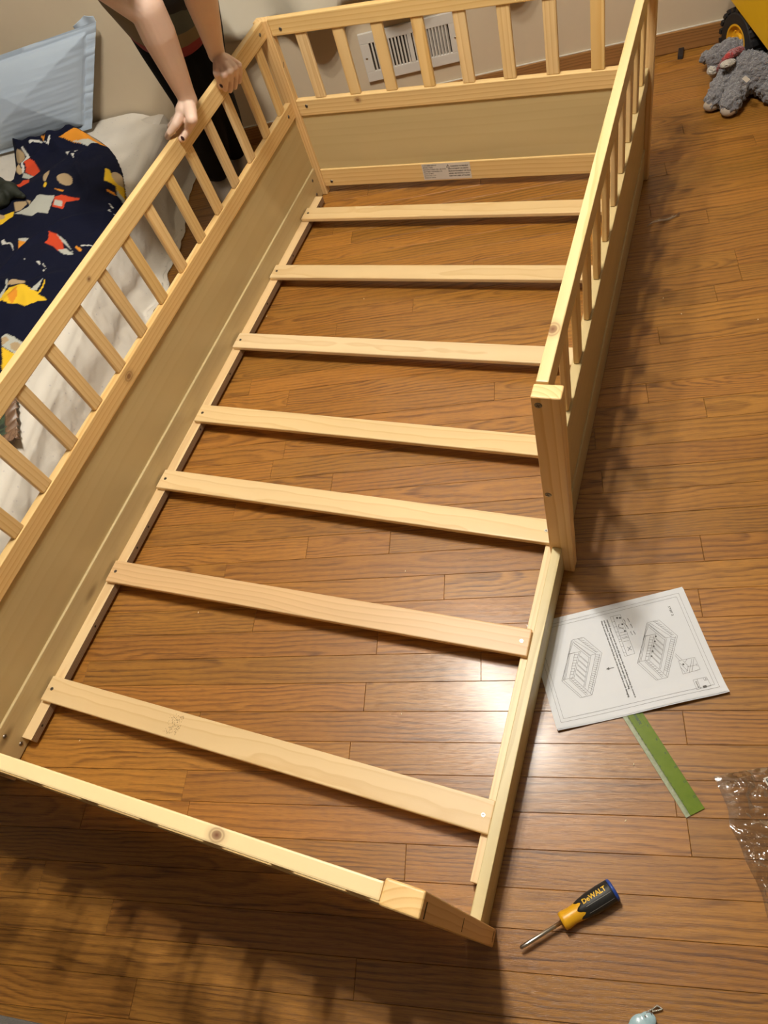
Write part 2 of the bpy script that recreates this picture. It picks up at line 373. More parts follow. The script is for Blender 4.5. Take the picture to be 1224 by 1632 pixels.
# ceiling light: two bulbs under a round brass pan
lt = thing('ceiling_light', 'round ceiling lamp with three frosted globes above the bed frame', 'lamp', LAMP)
bm = lathe_bm([(.17, .01), (.17, .26), (.155, .28), (.13, .26), (.12, .05)], 40)
bmesh.ops.rotate(bm, verts=bm.verts, matrix=Matrix.Rotation(-math.pi / 2, 3, 'Y')); bmobj('ceiling_pan', bm, plain('brass', (.6, .45, .2), .3, Metallic=1.0), lt, True)
me_ = NT('bulb_glow'); me_.b.inputs['Emission Color'].default_value = (*LAMP_COL, 1); me_.b.inputs['Base Color'].default_value = (.8, .8, .8, 1)
area = 3 * 4 * math.pi * .040 ** 2; me_.b.inputs['Emission Strength'].default_value = LAMP_POWER / (area * math.pi)
for bx_, by_ in ((-.15, .12), (.0, -.03), (.14, -.16)):
    bm = bmesh.new(); bmesh.ops.create_uvsphere(bm, u_segments=32, v_segments=20, radius=.040)
    b_ = bmobj('bulb', bm, me_.m, lt, True); b_.location = (bx_, by_, 0)
    bm = bmesh.new(); bmesh.ops.create_cone(bm, cap_ends=True, segments=20, radius1=.024, radius2=.03, depth=.09)
    c_ = bmobj('socket', bm, M['white_print'], lt, True); c_.location = (bx_, by_, .082)

# wall vent register
M['vent'] = plain('vent_paint', (.62, .58, .52), .4, .02)
vt = thing('wall_vent', 'white metal wall register with upright louvres low on the back wall', 'vent', room(.795, N1, .195))
vt.rotation_euler = (0, 0, TH)
def vpart(name, x0, x1, z0, z1, y0, y1, mat, bev=.001, rz=0):
    o = bmobj(name, box_bm(x1 - x0, y1 - y0, z1 - z0, bev), mat, vt); o.location = ((x0 + x1) / 2, (y0 + y1) / 2, (z0 + z1) / 2); o.rotation_euler = (0, 0, rz); return o
W2, H2 = .160, .0745
vpart('back_plate', -.13, .13, -.048, .048, -.004, -.001, M['hole'], 0)
vpart('frame', -W2, W2, .043, H2, -.011, -.0005, M['vent'], .002); vpart('frame', -W2, W2, -H2, -.043, -.011, -.0005, M['vent'], .002)
vpart('frame', -W2, -.13, -.0435, .0435, -.011, -.0005, M['vent'], .002); vpart('frame', .13, W2, -.0435, .0435, -.011, -.0005, M['vent'], .002)
vpart('frame', -.004, .010, -.0435, .0435, -.011, -.0005, M['vent'], .001)
lm = None
for x0, x1, n in ((-.122, -.010, 11), (.018, .122, 11)):
    for i in range(n):
        x = x0 + (x1 - x0) * i / (n - 1)
        o = vpart('louvre', x - .0026, x + .0026, -.0435, .0435, -.0105, -.0015, M['vent'], .0005, .35 if x < 0 else -.5)
for x in (-.147, .147):
    bm = bmesh.new(); bmesh.ops.create_uvsphere(bm, u_segments=12, v_segments=8, radius=.004)
    o = bmobj('screw', bm, M['steel'], vt, True); o.location = (x, -.0115, 0); o.scale = (1, .4, 1)

# white curtain with a ragged lower hem
M['curtain'] = plain('curtain_cloth', (.60, .545, .43), .85, .05, 12, .25)
def cur(u, v):
    d = .175 + u * 1.0; hem = .372 + .012 * math.sin(u * 9 + 1.2) + (-.02 * max(0, 1 - u / .12)) + .012 * math.sin(u * 31)
    if d > .62: hem += .01
    z = hem + v * (1.9 - hem); amp = .016 + .03 * (1 - v) ** 6
    n = N1 - .055 - amp * (1 + math.sin(u * 22 + .6 * math.sin(v * 5))) * .6 - .012 * mnoise.noise(Vector((u * 6, v * 9, 0)))
    return room(d, n, z)
ct = grid_obj('curtain', 120, 60, cur, M['curtain'], thick=.002)
tag(ct, 'off-white curtain hanging with an uneven hem behind the far-left bed corner', 'curtain')
rod = bmobj('curtain_rod', tube_bm([room(.05, N1 - .07, 1.905), room(1.3, N1 - .07, 1.905)], .009, 12), M['steel'], None, True)
tag(rod, 'thin metal curtain rod holding the off-white curtain on the back wall', 'rod')

# ================================================================ BED FRAME
bed = thing('bed_frame', 'unfinished pale pine floor bed frame with slatted guard rails, half assembled', 'bed')
L, W, H = 1.9168, 1.0515, .5236
PA, PB, XI, RT = .0435, .0263, .0284, .0185
T1, T0, M1, M0, B1, B0 = .5246, .4812, .3045, .2588, .0946, .003
YI = 1.895; kL, kR = .0046, -.0053; YF = .6674; WF = 1.0589
def xl(y): return XI + kL * y                       # left side, inner face
def xr(y): return WF - PA + .003 + kR * (y - YF)    # right fence, inner face
def post(x0, x1, y0, y1, h=H, dx=0, dy=0):
    return bar('post', ((x0 + x1) / 2, (y0 + y1) / 2, .0003), ((x0 + x1) / 2 + dx, (y0 + y1) / 2 + dy, h), x1 - x0, y1 - y0, M['post'], bed, up=(0, 1, 0) if 0 else (0, 1, 0), bev=.003, seg=3)
# frame(): Y = up x X ; with X up and up=(0,1,0) -> local Y = world x, local Z = world y
p_fl = post(0.009, PA + .009, L - PB, L); p_fr = post(W - PA - .0101, W - .0101, L - PB + .0075, L + .0075)
p_nl = post(0, PA, -.0101, PB - .0101, dy=.0055); p_nr = post(W - PA, W, 0, PB, h=.5246, dx=-.0058, dy=.0055)
p_f = post(WF - PA, WF, YF, YF + PB, h=.5207)
def side(y0, y1, fx, mats, off=0):
    """rails of one long side; fx(y) = inner face x, thickness goes away from the bed"""
    s = -1 if fx is xl else 1
    for z0, z1, mt in ((T0, T1, mats[0]), (M0, M1, mats[1]), (B0, B1, mats[2])):
        bar(('top_rail', 'middle_rail', 'bottom_rail')[(T0, M0, B0).index(z0)], (fx(y0) + s * RT / 2, y0, (z0 + z1) / 2), (fx(y1) + s * RT / 2, y1, (z0 + z1) / 2), RT, z1 - z0, mt, bed, bev=.0022, seg=2)
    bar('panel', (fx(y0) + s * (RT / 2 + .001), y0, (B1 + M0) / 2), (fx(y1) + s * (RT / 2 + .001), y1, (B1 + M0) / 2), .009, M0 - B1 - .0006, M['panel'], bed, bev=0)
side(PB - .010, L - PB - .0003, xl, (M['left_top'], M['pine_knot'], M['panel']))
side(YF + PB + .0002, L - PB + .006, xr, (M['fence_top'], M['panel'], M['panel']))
def bal(cx, cy, along, wd=.033, th=.011):
    o = bar('baluster', (cx, cy, M1 + .0002), (cx, cy, T0 - .0002), th if along == 'y' else wd, wd if along == 'y' else th, M['pine'], bed, up=(0, 1, 0), bev=.0034, seg=3)
    return o
for k in range(-3, 14):
    y = .3937 + .1098 * k + .0165; bal(xl(y) - .0025 - .0058, y, 'y')
for k in range(11):
    y = .728 + .1103 * k; bal(xr(y) + .0092, y, 'y')
def endboard(x0, x1, yf, yb, slope, top_h, dy=0, b0=.0265, b1=.0849, mats=None, nb=8, mm=None, bx0=.134, bdx=.1107, boff=.0092):
    for nm, z0, z1, mt in (('top_rail', T0, top_h, M[(mm or ('pine_top', 'pine'))[0]]), ('middle_rail', M0, M1, M[(mm or ('pine_top', 'pine'))[1]]), ('bottom_rail', b0, b1, M['pine'])):
        k = dy * (z0 + z1) / 2 / .5
        bar(nm, (x0, (yf + yb) / 2 + slope * x0 + k, (z0 + z1) / 2), (x1, (yf + yb) / 2 + slope * x1 + k, (z0 + z1) / 2), yb - yf, z1 - z0, mt, bed, bev=.0022)
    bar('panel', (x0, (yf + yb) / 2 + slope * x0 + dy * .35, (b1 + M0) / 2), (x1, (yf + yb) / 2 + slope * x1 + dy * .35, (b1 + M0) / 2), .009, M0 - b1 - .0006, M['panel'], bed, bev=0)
    for i in range(nb):
        x = bx0 + bdx * i; bal(x, yf + boff + slope * x + dy * .78, 'x')
endboard(PA + .0092, W - PA - .0105, YI, YI + RT, .0071, T1, mm=('pine', 'head_mid'))
endboard(PA + .0002, W - PA - .006, -.0061, -.0061 + RT, .0096, .5236, dy=.0055, mm=('near_top', 'pine'))
# entrance rail, ledgers
bar('entrance_rail', (W - .0217, PB + .0002, .0469), (W - .0217 + .0, YF - .0002, .0469), .0174, .0898, M['green_pine'], bed, bev=.0012)
bar('ledger', (xl(.071) + .01345, .071, .0202), (xl(1.84) + .01345, 1.84, .0202), .0269, .0194, M['ledger'], bed, bev=.0012)
bar('ledger', (W - .0305 - .0110, .078, .0202), (W - .0305 - .0170, 1.84, .0202), .0215, .0194, M['ledger'], bed, bev=.0012)
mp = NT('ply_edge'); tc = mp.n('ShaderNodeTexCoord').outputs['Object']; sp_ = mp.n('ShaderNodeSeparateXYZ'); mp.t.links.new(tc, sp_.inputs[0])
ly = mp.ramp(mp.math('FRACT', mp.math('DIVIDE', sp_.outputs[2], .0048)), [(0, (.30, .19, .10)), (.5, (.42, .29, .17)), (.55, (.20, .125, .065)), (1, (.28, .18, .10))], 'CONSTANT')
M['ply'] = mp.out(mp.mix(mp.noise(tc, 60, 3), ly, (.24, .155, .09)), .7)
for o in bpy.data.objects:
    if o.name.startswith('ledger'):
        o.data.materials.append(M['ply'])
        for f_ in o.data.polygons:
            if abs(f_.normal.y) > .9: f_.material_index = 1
# slats with their screws
def disc(name, r, h, mat, parent, loc, rot=None, slot=True):
    bm = bmesh.new(); bmesh.ops.create_cone(bm, cap_ends=True, segments=20, radius1=r, radius2=r * .8, depth=h)
    if slot:
        for a in (0, math.pi / 2):
            g = bmesh.ops.create_cube(bm, size=1)['verts']; bmesh.ops.scale(bm, vec=(r * 1.1, r * .22, h * .3), verts=g)
            bmesh.ops.rotate(bm, verts=g, matrix=Matrix.Rotation(a + .4, 3, 'Z')); bmesh.ops.translate(bm, vec=(0, 0, h * .5), verts=g)
            for f in {f for v in g for f in v.link_faces}: f.material_index = 1
    o = bmobj(name, bm, [mat, M['ink']], parent); o.location = loc
    if rot is not None: o.rotation_euler = rot
    return o
SL = [(.178, .1785, 1.0135, 'slat', .0355), (.4645, .4895, 1.0105, 'slat_tan', .037), (.727, .7285, 1.009, 'slat', .0375), (.9385, .936, 1.008, 'slat', .043), (1.199, 1.1985, 1.006, 'slat', .040), (1.478, 1.4795, 1.005, 'slat', .0385), (1.741, 1.7405, 1.003, 'slat', .0395)]
for i, (ya, yb, x1, mt, x0) in enumerate(SL):
    a, b = Vector((x0, ya, .0362)), Vector((x1, yb, .0362))
    s = bar('slat', a, b, .0545, .0120, M[mt], bed, bev=.003, seg=3)
    l = (b - a).length
    for e in (-1, 1):
        disc('screw', .0042, .0014, M['steel'] if (e > 0) else M['dark_steel'], s, (e * (l / 2 - .015), 0, .0062))
    if i == 0:                    # printed factory stamp, faded
        bm = bmesh.new(); rg = random.Random(3)
        for q in range(150):
            ux, uy = rg.random() ** .6, rg.random(); sx_ = rg.uniform(.0004, .0012)
            x, y = -.172 + .034 * ux, -.020 + .040 * uy
            g = [bm.verts.new((x + dx, y + dy, .00606)) for dx, dy in ((0, 0), (sx_, 0), (sx_, sx_ * 1.6), (0, sx_ * 1.6))]; bm.faces.new(g)
        o = bmobj('stamp_mark', bm, plain('stamp', (.20, .13, .06), .8), s)
        s['label'] = 'pale slat with a faded dark stamp'
# bolts: headboard face, side rails, posts
def bolt(p, n, r=.0052, mat='dark_steel'):
    q = Vector(n).to_track_quat('Z', 'Y').to_euler(); return disc('bolt', r, .0016, M[mat], bed, Vector(p) + Vector(n) * .0003, q)
for x, z in ((.083, .497), (.082, .287), (.080, .043)):
    bolt((x, YI + .0071 * x, z), (0, -1, 0)); bolt((.965, YI + .007, z), (0, -1, 0))
    bolt((x, -.0061 + RT + .001 + .0055 * z / .5, z), (0, 1, 0)); 
for y, z in ((1.862, .504), (1.855, .283), (1.857, .074), (1.853, .028), (.060, .073), (.059, .022), (.060, .50), (.06, .28)):
    bolt((xl(y), y, z), (1, 0, 0))
for x, z in ((1.026, .504), (1.025, .272)): bolt((x, YF, z), (0, -1, 0), .0062)
def slot(p, n, up=(0, 0, 1), a=.010, b=.0022):
    o = bar('slot', Vector(p) - Vector(up) * a / 2, Vector(p) + Vector(up) * a / 2, b, .0009, M['hole'], bed, up=n, bev=.0003, seg=1); return o
for z, sh in ((.508, -.0056), (.292, -.0034), (.024, -.0004)): slot((W + sh, .015, z), (1, 0, 0), (0, .98, .1), .016, .0034)
slot((PA + .0091, L - PB / 2 - .004, .405), (1, 0, 0), (0, .5, .86), .014)
for y in (.105, .335, .541, .60, .90, 1.093, 1.364, 1.57, 1.80):
    o = disc('screw_hole', .003, .0006, M['hole'], bed, (xl(y) + .0270, y, .021), (0, math.pi / 2, 0), False)
# warning sticker on the headboard rail
st = bmobj('warning_sticker', box_bm(.150, .052, .0003, 0), M['white_print'], bed)
st.matrix_local = Matrix.Translation((.4685, YI + .0071 * .4685 - .0003, .0572)) @ Euler((math.pi / 2, 0, .0071)).to_matrix().to_4x4()
bm = bmesh.new()
tl = [('CUSTOMER SERVICE', .0040), ('MODEL: TWIN', .0034), ('MANUFACTURED FOR USE WITH', .0036), ('MATTRESS THICKNESS 6 IN', .0036), ('DATE OF MFG', .0036), ('BATCH NO. 1 2 3', .0036), ('MADE IN CHINA', .0036)]
for i, (s_, z_) in enumerate(tl): text_bm(s_, .0048, bm, Matrix.Translation((-.072, .0195 - i * .0066, .0003)), .00012)
tr = ['WARNING: TO PREVENT', 'SERIOUS INJURY OR DEATH', 'FROM ENTRAPMENT OR FALLS', 'NEVER USE WITHOUT SLATS', 'KEEP THIS LABEL ATTACHED']
for i, s_ in enumerate(tr): text_bm(s_, .0050, bm, Matrix.Translation((.014 if i == 0 else .006, .014 - i * .0078, .0003)), .0002)
for a, b in (((.002, .0125), (.012, .0125)), ((.012, .0125), (.007, .0215)), ((.007, .0215), (.002, .0125)), ((.007, .015), (.007, .019))): line_bm(bm, a, b, .0012, .0003)
bmobj('print', bm, M['ink'], st)

# ================================================================ FLOOR THINGS ON THE RIGHT
# instruction sheet
pap = thing('instruction_sheet', 'white printed assembly sheet with bed diagrams, on the floor beside the bed', 'paper', (1.1699, .512, .0))
pap.rotation_euler = (0, 0, .4655)
M['paper'] = plain('paper_white', (.64, .655, .68), .55, .015, 14)
PW, PH = .2960 / 2, .2060 / 2
def papz(x, y):
    z = .0034 + .0018 * math.sin(x * 21 + 1) * math.cos(y * 17) 
    if y < -PH + .04: z += .0035 * ((-PH + .04 - y) / .04) ** 2 * (1 + math.sin(x * 25))
    d = (x - PW) - (y + PH) + .035
    if d > 0: z += .30 * d * d * 12
    return z
ps = grid_obj('sheet', 60, 44, lambda u, v: ((u - .5) * 2 * PW, (v - .5) * 2 * PH, papz((u - .5) * 2 * PW, (v - .5) * 2 * PH)), M['paper'], pap)
ps2 = grid_obj('under_sheet', 40, 30, lambda u, v: ((u - .5) * 2 * PW + .0010, (v - .5) * 2 * PH - .0020, papz((u - .5) * 2 * PW, (v - .5) * 2 * PH) - .0009), M['paper'], pap)
def plocal(px, py):
    v = U(px, py, .005) - Vector((1.1699, .512, 0)); c, s = math.cos(.4655), math.sin(.4655); return (v.x * c + v.y * s, -v.x * s + v.y * c)
ink = bmesh.new()
def pl(pts, w=.00048, close=False):
    q = [plocal(*p) for p in pts]
    if close: q.append(q[0])
    for a, b in zip(q, q[1:]):
        n = max(1, int((Vector(b) - Vector(a)).length / .012))
        for i in range(n):
            A = Vector(a).lerp(Vector(b), i / n); B = Vector(a).lerp(Vector(b), (i + 1) / n)
            if (B - A).length > 1e-6: 
                t = (B - A).normalized(); s = Vector((-t.y, t.x)) * w / 2
                vs = [ink.verts.new((p.x, p.y, papz(p.x, p.y) + .0004)) for p in (A - s, B - s, B + s, A + s)]; ink.faces.new(vs)
def crop(ox, oy, s, pts): return [(ox + a / s, oy + b / s) for a, b in pts]
c7 = lambda *p: crop(860, 930, 4.08, p)
# borders (sheet coordinates)
def rect(i, w=.0004):
    x, y = PW - i, PH - i
    for a, b in (((-x, -y), (x, -y)), ((x, -y), (x, y)), ((x, y), (-x, y)), ((-x, y), (-x, -y))):
        n = 24
        for k in range(n):
            A = Vector(a).lerp(Vector(b), k / n); B = Vector(a).lerp(Vector(b), (k + 1) / n); t = (B - A).normalized(); s = Vector((-t.y, t.x)) * w / 2
            ink.faces.new([ink.verts.new((p.x, p.y, papz(p.x, p.y) + .0004)) for p in (A - s, B - s, B + s, A + s)])
rect(.0105); rect(.0165)
def bed_drawing(dx, dy, slats=5, dots=False):
    f = lambda *p: crop(870 + dx, 1000 + dy, 11.13, p)
    P_ = lambda *p, **k: pl(f(*p), .00046, **k)
    P_((470, 215), (665, 170), (995, 450), (820, 1190), (615, 1240), (280, 940), close=True)
    P_((500, 225), (885, 465)); P_((560, 190), (900, 440)); P_((885, 465), (790, 490), (480, 250)); P_((885, 465), (745, 1110)); P_((960, 460), (790, 1165))
    P_((490, 240), (410, 465), (320, 925)); P_((450, 220), (300, 920)); P_((280, 940), (320, 915), (480, 880), (820, 1190)); P_((320, 930), (640, 1225))
    P_((410, 910), (720, 1200)); P_((440, 905), (740, 1180)); P_((410, 460), (610, 420), (500, 880)); P_((510, 460), (415, 900)); P_((430, 460), (345, 915)); P_((580, 440), (475, 880))
    P_((770, 520), (670, 1040)); P_((800, 500), (690, 1050)); P_((490, 300), (770, 530)); P_((500, 270), (780, 500))
    for k in range(9):
        t = k / 9; P_((575 + 330 * t, 205 + 245 * t), (645 + 320 * t, 195 + 262 * t))
    for k in range(17):
        t = k / 17; P_((895 - 140 * t, 480 + 610 * t), (965 - 140 * t, 490 + 640 * t))
    for k in range(8):
        t = k / 8; P_((505 - 85 * t, 475 + 400 * t), (575 - 90 * t, 480 + 385 * t))
        P_((430 + 290 * t, 905 + 275 * t), (480 + 290 * t, 895 + 275 * t))
    for k in range(slats):
        t = k / 5; P_((605 - 90 * t, 490 + 400 * t), (752 - 90 * t, 620 + 410 * t)); P_((602 - 90 * t, 505 + 400 * t), (749 - 90 * t, 636 + 410 * t))
        if dots:
            c = plocal(*f((610 - 95 * t, 465 + 440 * t))[0]); bmesh.ops.create_circle(ink, cap_ends=True, segments=10, radius=.0016, matrix=Matrix.Translation((c[0], c[1], papz(*c) + .0007)))
    P_((405, 465), (520, 440))
bed_drawing(0, 0); bed_drawing(1062.5 - 941.5 - 0.5, -27.5, dots=True)
# callout boxes, arrow, text
c2 = lambda *p: crop(1040, 940, 9.067, p)
pl(c2((375, 1025), (610, 970), (690, 1145), (440, 1215)), .0004, True); pl(c2((330, 920), (430, 1010))); pl(c2((325, 945), (400, 1030)))
for a, b in (((400, 1060), (510, 1170)), ((440, 1020), (520, 1100)), ((520, 1100), (495, 1180)), ((570, 990), (530, 1190)), ((600, 985), (570, 1180)), ((500, 1000), (470, 1040)), ((400, 1110), (470, 1190)), ((500, 1110), (640, 1080)), ((630, 1060), (650, 1100))): pl(c2(a, b))
pl(c2((585, 1300), (780, 1255), (845, 1385), (640, 1445)), .0004, True); pl(c2((645, 1290), (695, 1430))); pl(c2((730, 1270), (755, 1310), (800, 1295)))
c1 = lambda *p: crop(950, 970, 10.88, p)
pl(c1((240, 140), (420, 100), (670, 780), (500, 830)), .0004, True); pl(c1((290, 130), (540, 820))); pl(c1((400, 540), (570, 495))); pl(c1((375, 480), (545, 440)))
for t in (.12, .25, .38, .62, .75, .9): pl(c1((245 + 250 * t, 150 + 680 * t), (300 + 250 * t, 135 + 690 * t)))
for t in (.3, .42, .56, .68): pl(c1((320 + 220 * t, 170 + 600 * t), (420 + 220 * t, 145 + 600 * t)))
pl(c1((400, 270), (385, 315), (490, 355)), .0009); pl(c1((540, 670), (620, 720)), .0008); pl(c1((600, 655), (555, 735)), .0008)
for q in ((415, 160), (455, 270), (500, 390), (365, 160)):
    c = plocal(*c1(q)[0]); bmesh.ops.create_circle(ink, cap_ends=True, segments=10, radius=.0019, matrix=Matrix.Translation((c[0], c[1], papz(*c) + .0007)))
c = plocal(*c2((445, 1075))[0]); bmesh.ops.create_circle(ink, cap_ends=True, segments=10, radius=.0017, matrix=Matrix.Translation((c[0], c[1], papz(*c) + .0007)))
pl(c1((310, 1020), (225, 1038)), .0012)
a_ = [plocal(*p) for p in c1((170, 1048), (225, 1012), (232, 1064))]; ink.faces.new([ink.verts.new((x, y, papz(x, y) + .0007)) for x, y in a_])
def ptext(s, start, end, size, bold=.0001):
    a, b = Vector(plocal(*start)), Vector(plocal(*end)); t = (b - a); an = math.atan2(t.y, t.x)
    cu = bpy.data.curves.new('q', 'FONT'); cu.body = s; cu.size = 1; q = bpy.data.objects.new('q', cu); COL.objects.link(q)
    bpy.context.view_layer.update(); wd = q.dimensions.x; bpy.data.objects.remove(q); bpy.data.curves.remove(cu)
    sc = t.length / wd
    n0 = len(ink.verts); text_bm(s, 1, ink, Matrix.Translation((a.x, a.y, 0)) @ Matrix.Rotation(an, 4, 'Z') @ Matrix.Diagonal((sc, size, 1, 1)), bold / sc)
    ink.verts.ensure_lookup_table()
    for v in ink.verts[n0:]: v.co.z = papz(v.co.x, v.co.y) + .0006
ptext('NOTICE: Please make sure the two side plates in the side rail before turning the screws in', *c1((175, 195), (670, 1540)), .0042)
ptext('and tightened. The slats is marked by holes, the left and right slats: according', *c1((128, 205), (565, 1395)), .0042)
ptext('Please do not mark the screws in the both side of the horizontal side to avoid damaging.', *c1((80, 215), (560, 1540)), .0042)
ptext('STEP 2', *c2((222, 235), (280, 370)), .0052); ptext('ZAPC8', *c2((617, 1320), (655, 1415)), .0032); ptext('1', *c2((705, 1340), (715, 1365)), .0085, .0005); ptext('S', *c2((755, 1272), (765, 1295)), .003)
for a in ((470, 180), (490, 250), (520, 290), (590, 400), (540, 170), (590, 270), (640, 390)):
    ptext('SLAT A', *c1(a, (a[0] + 35, a[1] + 60)), .002)
bmobj('print', ink, M['grey_ink'], pap)

# ruler
rl = thing('ruler', 'translucent green plastic ruler lying half under the instruction sheet', 'ruler', (0, 0, 0))
e0, e1 = U(993, 1145), U(1027, 1140); e3, e2 = U(1093, 1304), U(1121, 1285)
rc = (e3 + e2) / 2; rdir = ((e0 + Vector((.012, .002, 0)) * 0 + e1) / 2 - rc).normalized(); rdir = (e0 - e3).normalized()
RL_, RW_ = .205, .0335
rl.location = rc + Vector((0, 0, .0002)); rl.rotation_euler = (0, 0, math.atan2(rdir.y, rdir.x))
mr = NT('green_plastic'); tc = mr.n('ShaderNodeTexCoord').outputs['Object']; f = mr.noise(tc, 70, 3)
mr.bump(mr.noise(tc, 25, 2), .05, .002)
M['ruler'] = mr.out(mr.mix(f, (.15, .25, .015), (.25, .36, .04)), .12, Transmission_Weight=.35, IOR=1.45, Coat_Weight=.5)
mr2 = NT('clear_plastic_edge'); tc = mr2.n('ShaderNodeTexCoord').outputs['Object']
M['ruler_edge'] = mr2.out(mr2.mix(mr2.noise(tc, 160, 3), (.30, .36, .20), (.62, .66, .50)), .18, Transmission_Weight=.3)
o = bmobj('blade', box_bm(RL_, RW_ - .008, .0022, .0006), M['ruler'], rl); o.location = (RL_ / 2 - .002, -.004, .0012)
o = bmobj('bevelled_edge', box_bm(RL_, .008, .0014, .0004), M['ruler_edge'], rl); o.location = (RL_ / 2 - .002, RW_ / 2 - .004, .0009)
bm = bmesh.new()
for i in range(190):
    x = .004 + i * .001; l = .0045 if i % 10 == 0 else (.0035 if i % 5 == 0 else .0022)
    line_bm(bm, (x, RW_ / 2 - .0085), (x, RW_ / 2 - .0085 - l * 0 + l), .00018, .00245)
    if i % 2 == 0: line_bm(bm, (x * 1.0, -RW_ / 2 + .0005), (x * 1.0, -RW_ / 2 + .0005 + l * .8), .0002, .00245)
for i in range(18):
    text_bm(str(i + 1), .0035, bm, Matrix.Translation((.013 + i * .01, .0065, .00245)) @ Matrix.Rotation(math.pi / 2, 4, 'Z'), .0001)
for i in range(7):
    text_bm(str(12 - i), .0048, bm, Matrix.Translation((.018 + i * .0254, -.0105, .00245)) @ Matrix.Rotation(-math.pi / 2, 4, 'Z'), .0002)
text_bm('romarx', .0088, bm, Matrix.Translation((.181, -.001, .0025)) @ Matrix.Rotation(math.pi, 4, 'Z'), .0004)
for a, b in (((.150, .0025), (.196, .0025)), ((.150, -.010), (.196, -.010)), ((.150, .0025), (.150, -.010))): line_bm(bm, a, b, .0004, .0025)
bmobj('markings', bm, plain('dark_green_ink', (.03, .07, .01), .5), rl)

# screwdriver
sa, sb = U(829, 1511, .016), U(979, 1417, .016)
sd = thing('screwdriver', 'screwdriver with yellow and black handle on the floor right of the bed corner', 'screwdriver', (0, 0, 0))
dirv = (sb - sa); LS = dirv.length; sd.location = (sa.x, sa.y, .0172); sd.rotation_euler = (0, 0, math.atan2(dirv.y, dirv.x))
M['yellow'] = plain('yellow_plastic', (.75, .38, .015), .32, .04); M['blk'] = plain('black_rubber', (.014, .014, .014), .5, .1, 200, .15); M['blue'] = plain('blue_plastic', (.02, .06, .30), .3)
sh = .075
k0 = LS * .44
bmobj('shaft', lathe_bm([(0.0, .0012), (.004, .0022), (.009, .0032), (.012, .0032), (k0 + .01, .0032)], 20), M['steel'], sd, True)
bm = bmesh.new()
for a in range(4):
    g = bmesh.ops.create_cube(bm, size=1)['verts']; bmesh.ops.scale(bm, vec=(.006, .0006, .002), verts=g); bmesh.ops.translate(bm, vec=(.004, 0, .0018), verts=g)
    bmesh.ops.rotate(bm, verts=g, matrix=Matrix.Rotation(a * math.pi / 2 + .4, 3, 'X'))
bmobj('cross_tip', bm, M['dark_steel'], sd)
kx = lambda t: k0 + (LS - k0) * t
bmobj('collar', lathe_bm([(kx(0), .0105), (kx(.01), .0128), (kx(.06), .0135), (kx(.2), .0122), (kx(.36), .0138), (kx(.46), .0150)], 36), M['yellow'], sd, True)
bm = lathe_bm([(kx(.34), .0136), (kx(.40), .0150), (kx(.55), .0166), (kx(.75), .0172), (kx(.93), .0168), (kx(.955), .0160)], 48)
for v in bm.verts:
    a = math.atan2(v.co.z, v.co.y)
    if v.co.x < kx(.42): v.co.x += .0035 * math.cos(a * 6)
bmobj('grip', bm, M['blk'], sd, True)
bmobj('end_cap', lathe_bm([(kx(.945), .0150), (kx(.95), .0171), (kx(.985), .0167), (kx(1.0), .0145)], 40), M['blue'], sd, True)
bm = bmesh.new(); text_bm('DeWALT', .0105, bm, Matrix.Identity(4), .0003)
xs = [v.co.x for v in bm.verts]; wd = max(xs)
for v in bm.verts:
    t = v.co.x / wd; a = math.radians(78) - v.co.y / .0172; x = kx(.44) + t * (kx(.88) - kx(.44)); r = .0176 if t > .3 else .0170
    v.co = Vector((x, r * math.cos(a), r * math.sin(a)))
bmobj('lettering', bm, plain('yellow_print', (.75, .45, .02), .5), sd)
bm = bmesh.new()
for a0 in (94, 128):
    for i in range(12):
        x0, x1 = kx(.46 + .038 * i), kx(.46 + .038 * (i + 1)); r = .0172 + .0005 * min(1, i / 3)
        q = [(x0, a0), (x1, a0), (x1, a0 + 2), (x0, a0 + 2)]; bm.faces.new([bm.verts.new((x, r * math.cos(math.radians(a)), r * math.sin(math.radians(a)))) for x, a in q])
bmobj('grip_line', bm, plain('grey_line', (.25, .24, .22), .5), sd)

# clear plastic bag with white size sticker
mb = NT('clear_bag'); lw = mb.n('ShaderNodeLayerWeight'); lw.inputs[0].default_value = .35
gl = mb.n('ShaderNodeBsdfGlossy'); gl.inputs['Roughness'].default_value = .09; gl.inputs['Color'].default_value = (.95, .95, .95, 1)
tr_ = mb.n('ShaderNodeBsdfTransparent'); tr_.inputs['Color'].default_value = (.90, .89, .88, 1); ms = mb.n('ShaderNodeMixShader')
mb.set(ms.inputs[0], mb.math('ADD', .05, mb.math('MULTIPLY', lw.outputs['Fresnel'], .45), clamp=True)); mb.t.links.new(tr_.outputs[0], ms.inputs[1]); mb.t.links.new(gl.outputs[0], ms.inputs[2])
mb.t.links.new(ms.outputs[0], mb.t.nodes['Material Output'].inputs['Surface']); M['bag'] = mb.m
bag = thing('plastic_bag', 'crumpled clear plastic bag with a small white sticker at the right edge', 'bag', U(1224, 1300))
bo = bag.location.copy()
edgeL = [(1137, 1237), (1148, 1262), (1160, 1290), (1163, 1318), (1178, 1345), (1188, 1372), (1202, 1400), (1214, 1425), (1222, 1462)]
topR, botR = U(1420, 1190), U(1400, 1560)
def bagf(u, v, lift=0):
    t = v * (len(edgeL) - 1); i = min(int(t), len(edgeL) - 2); a = U(*edgeL[i]).lerp(U(*edgeL[i + 1]), t - i); b = topR.lerp(botR, v)
    p = a.lerp(b, u); h = .0015 + .0145 * abs(mnoise.noise(p * 20)) + .009 * abs(mnoise.noise(p * 48 + Vector((5, 5, 5)))) + .0025 * abs(mnoise.noise(p * 140))
    h *= min(1, u * 14 + .1) * min(1, v * 16 + .15); return p + Vector((0, 0, h + lift)) - bo
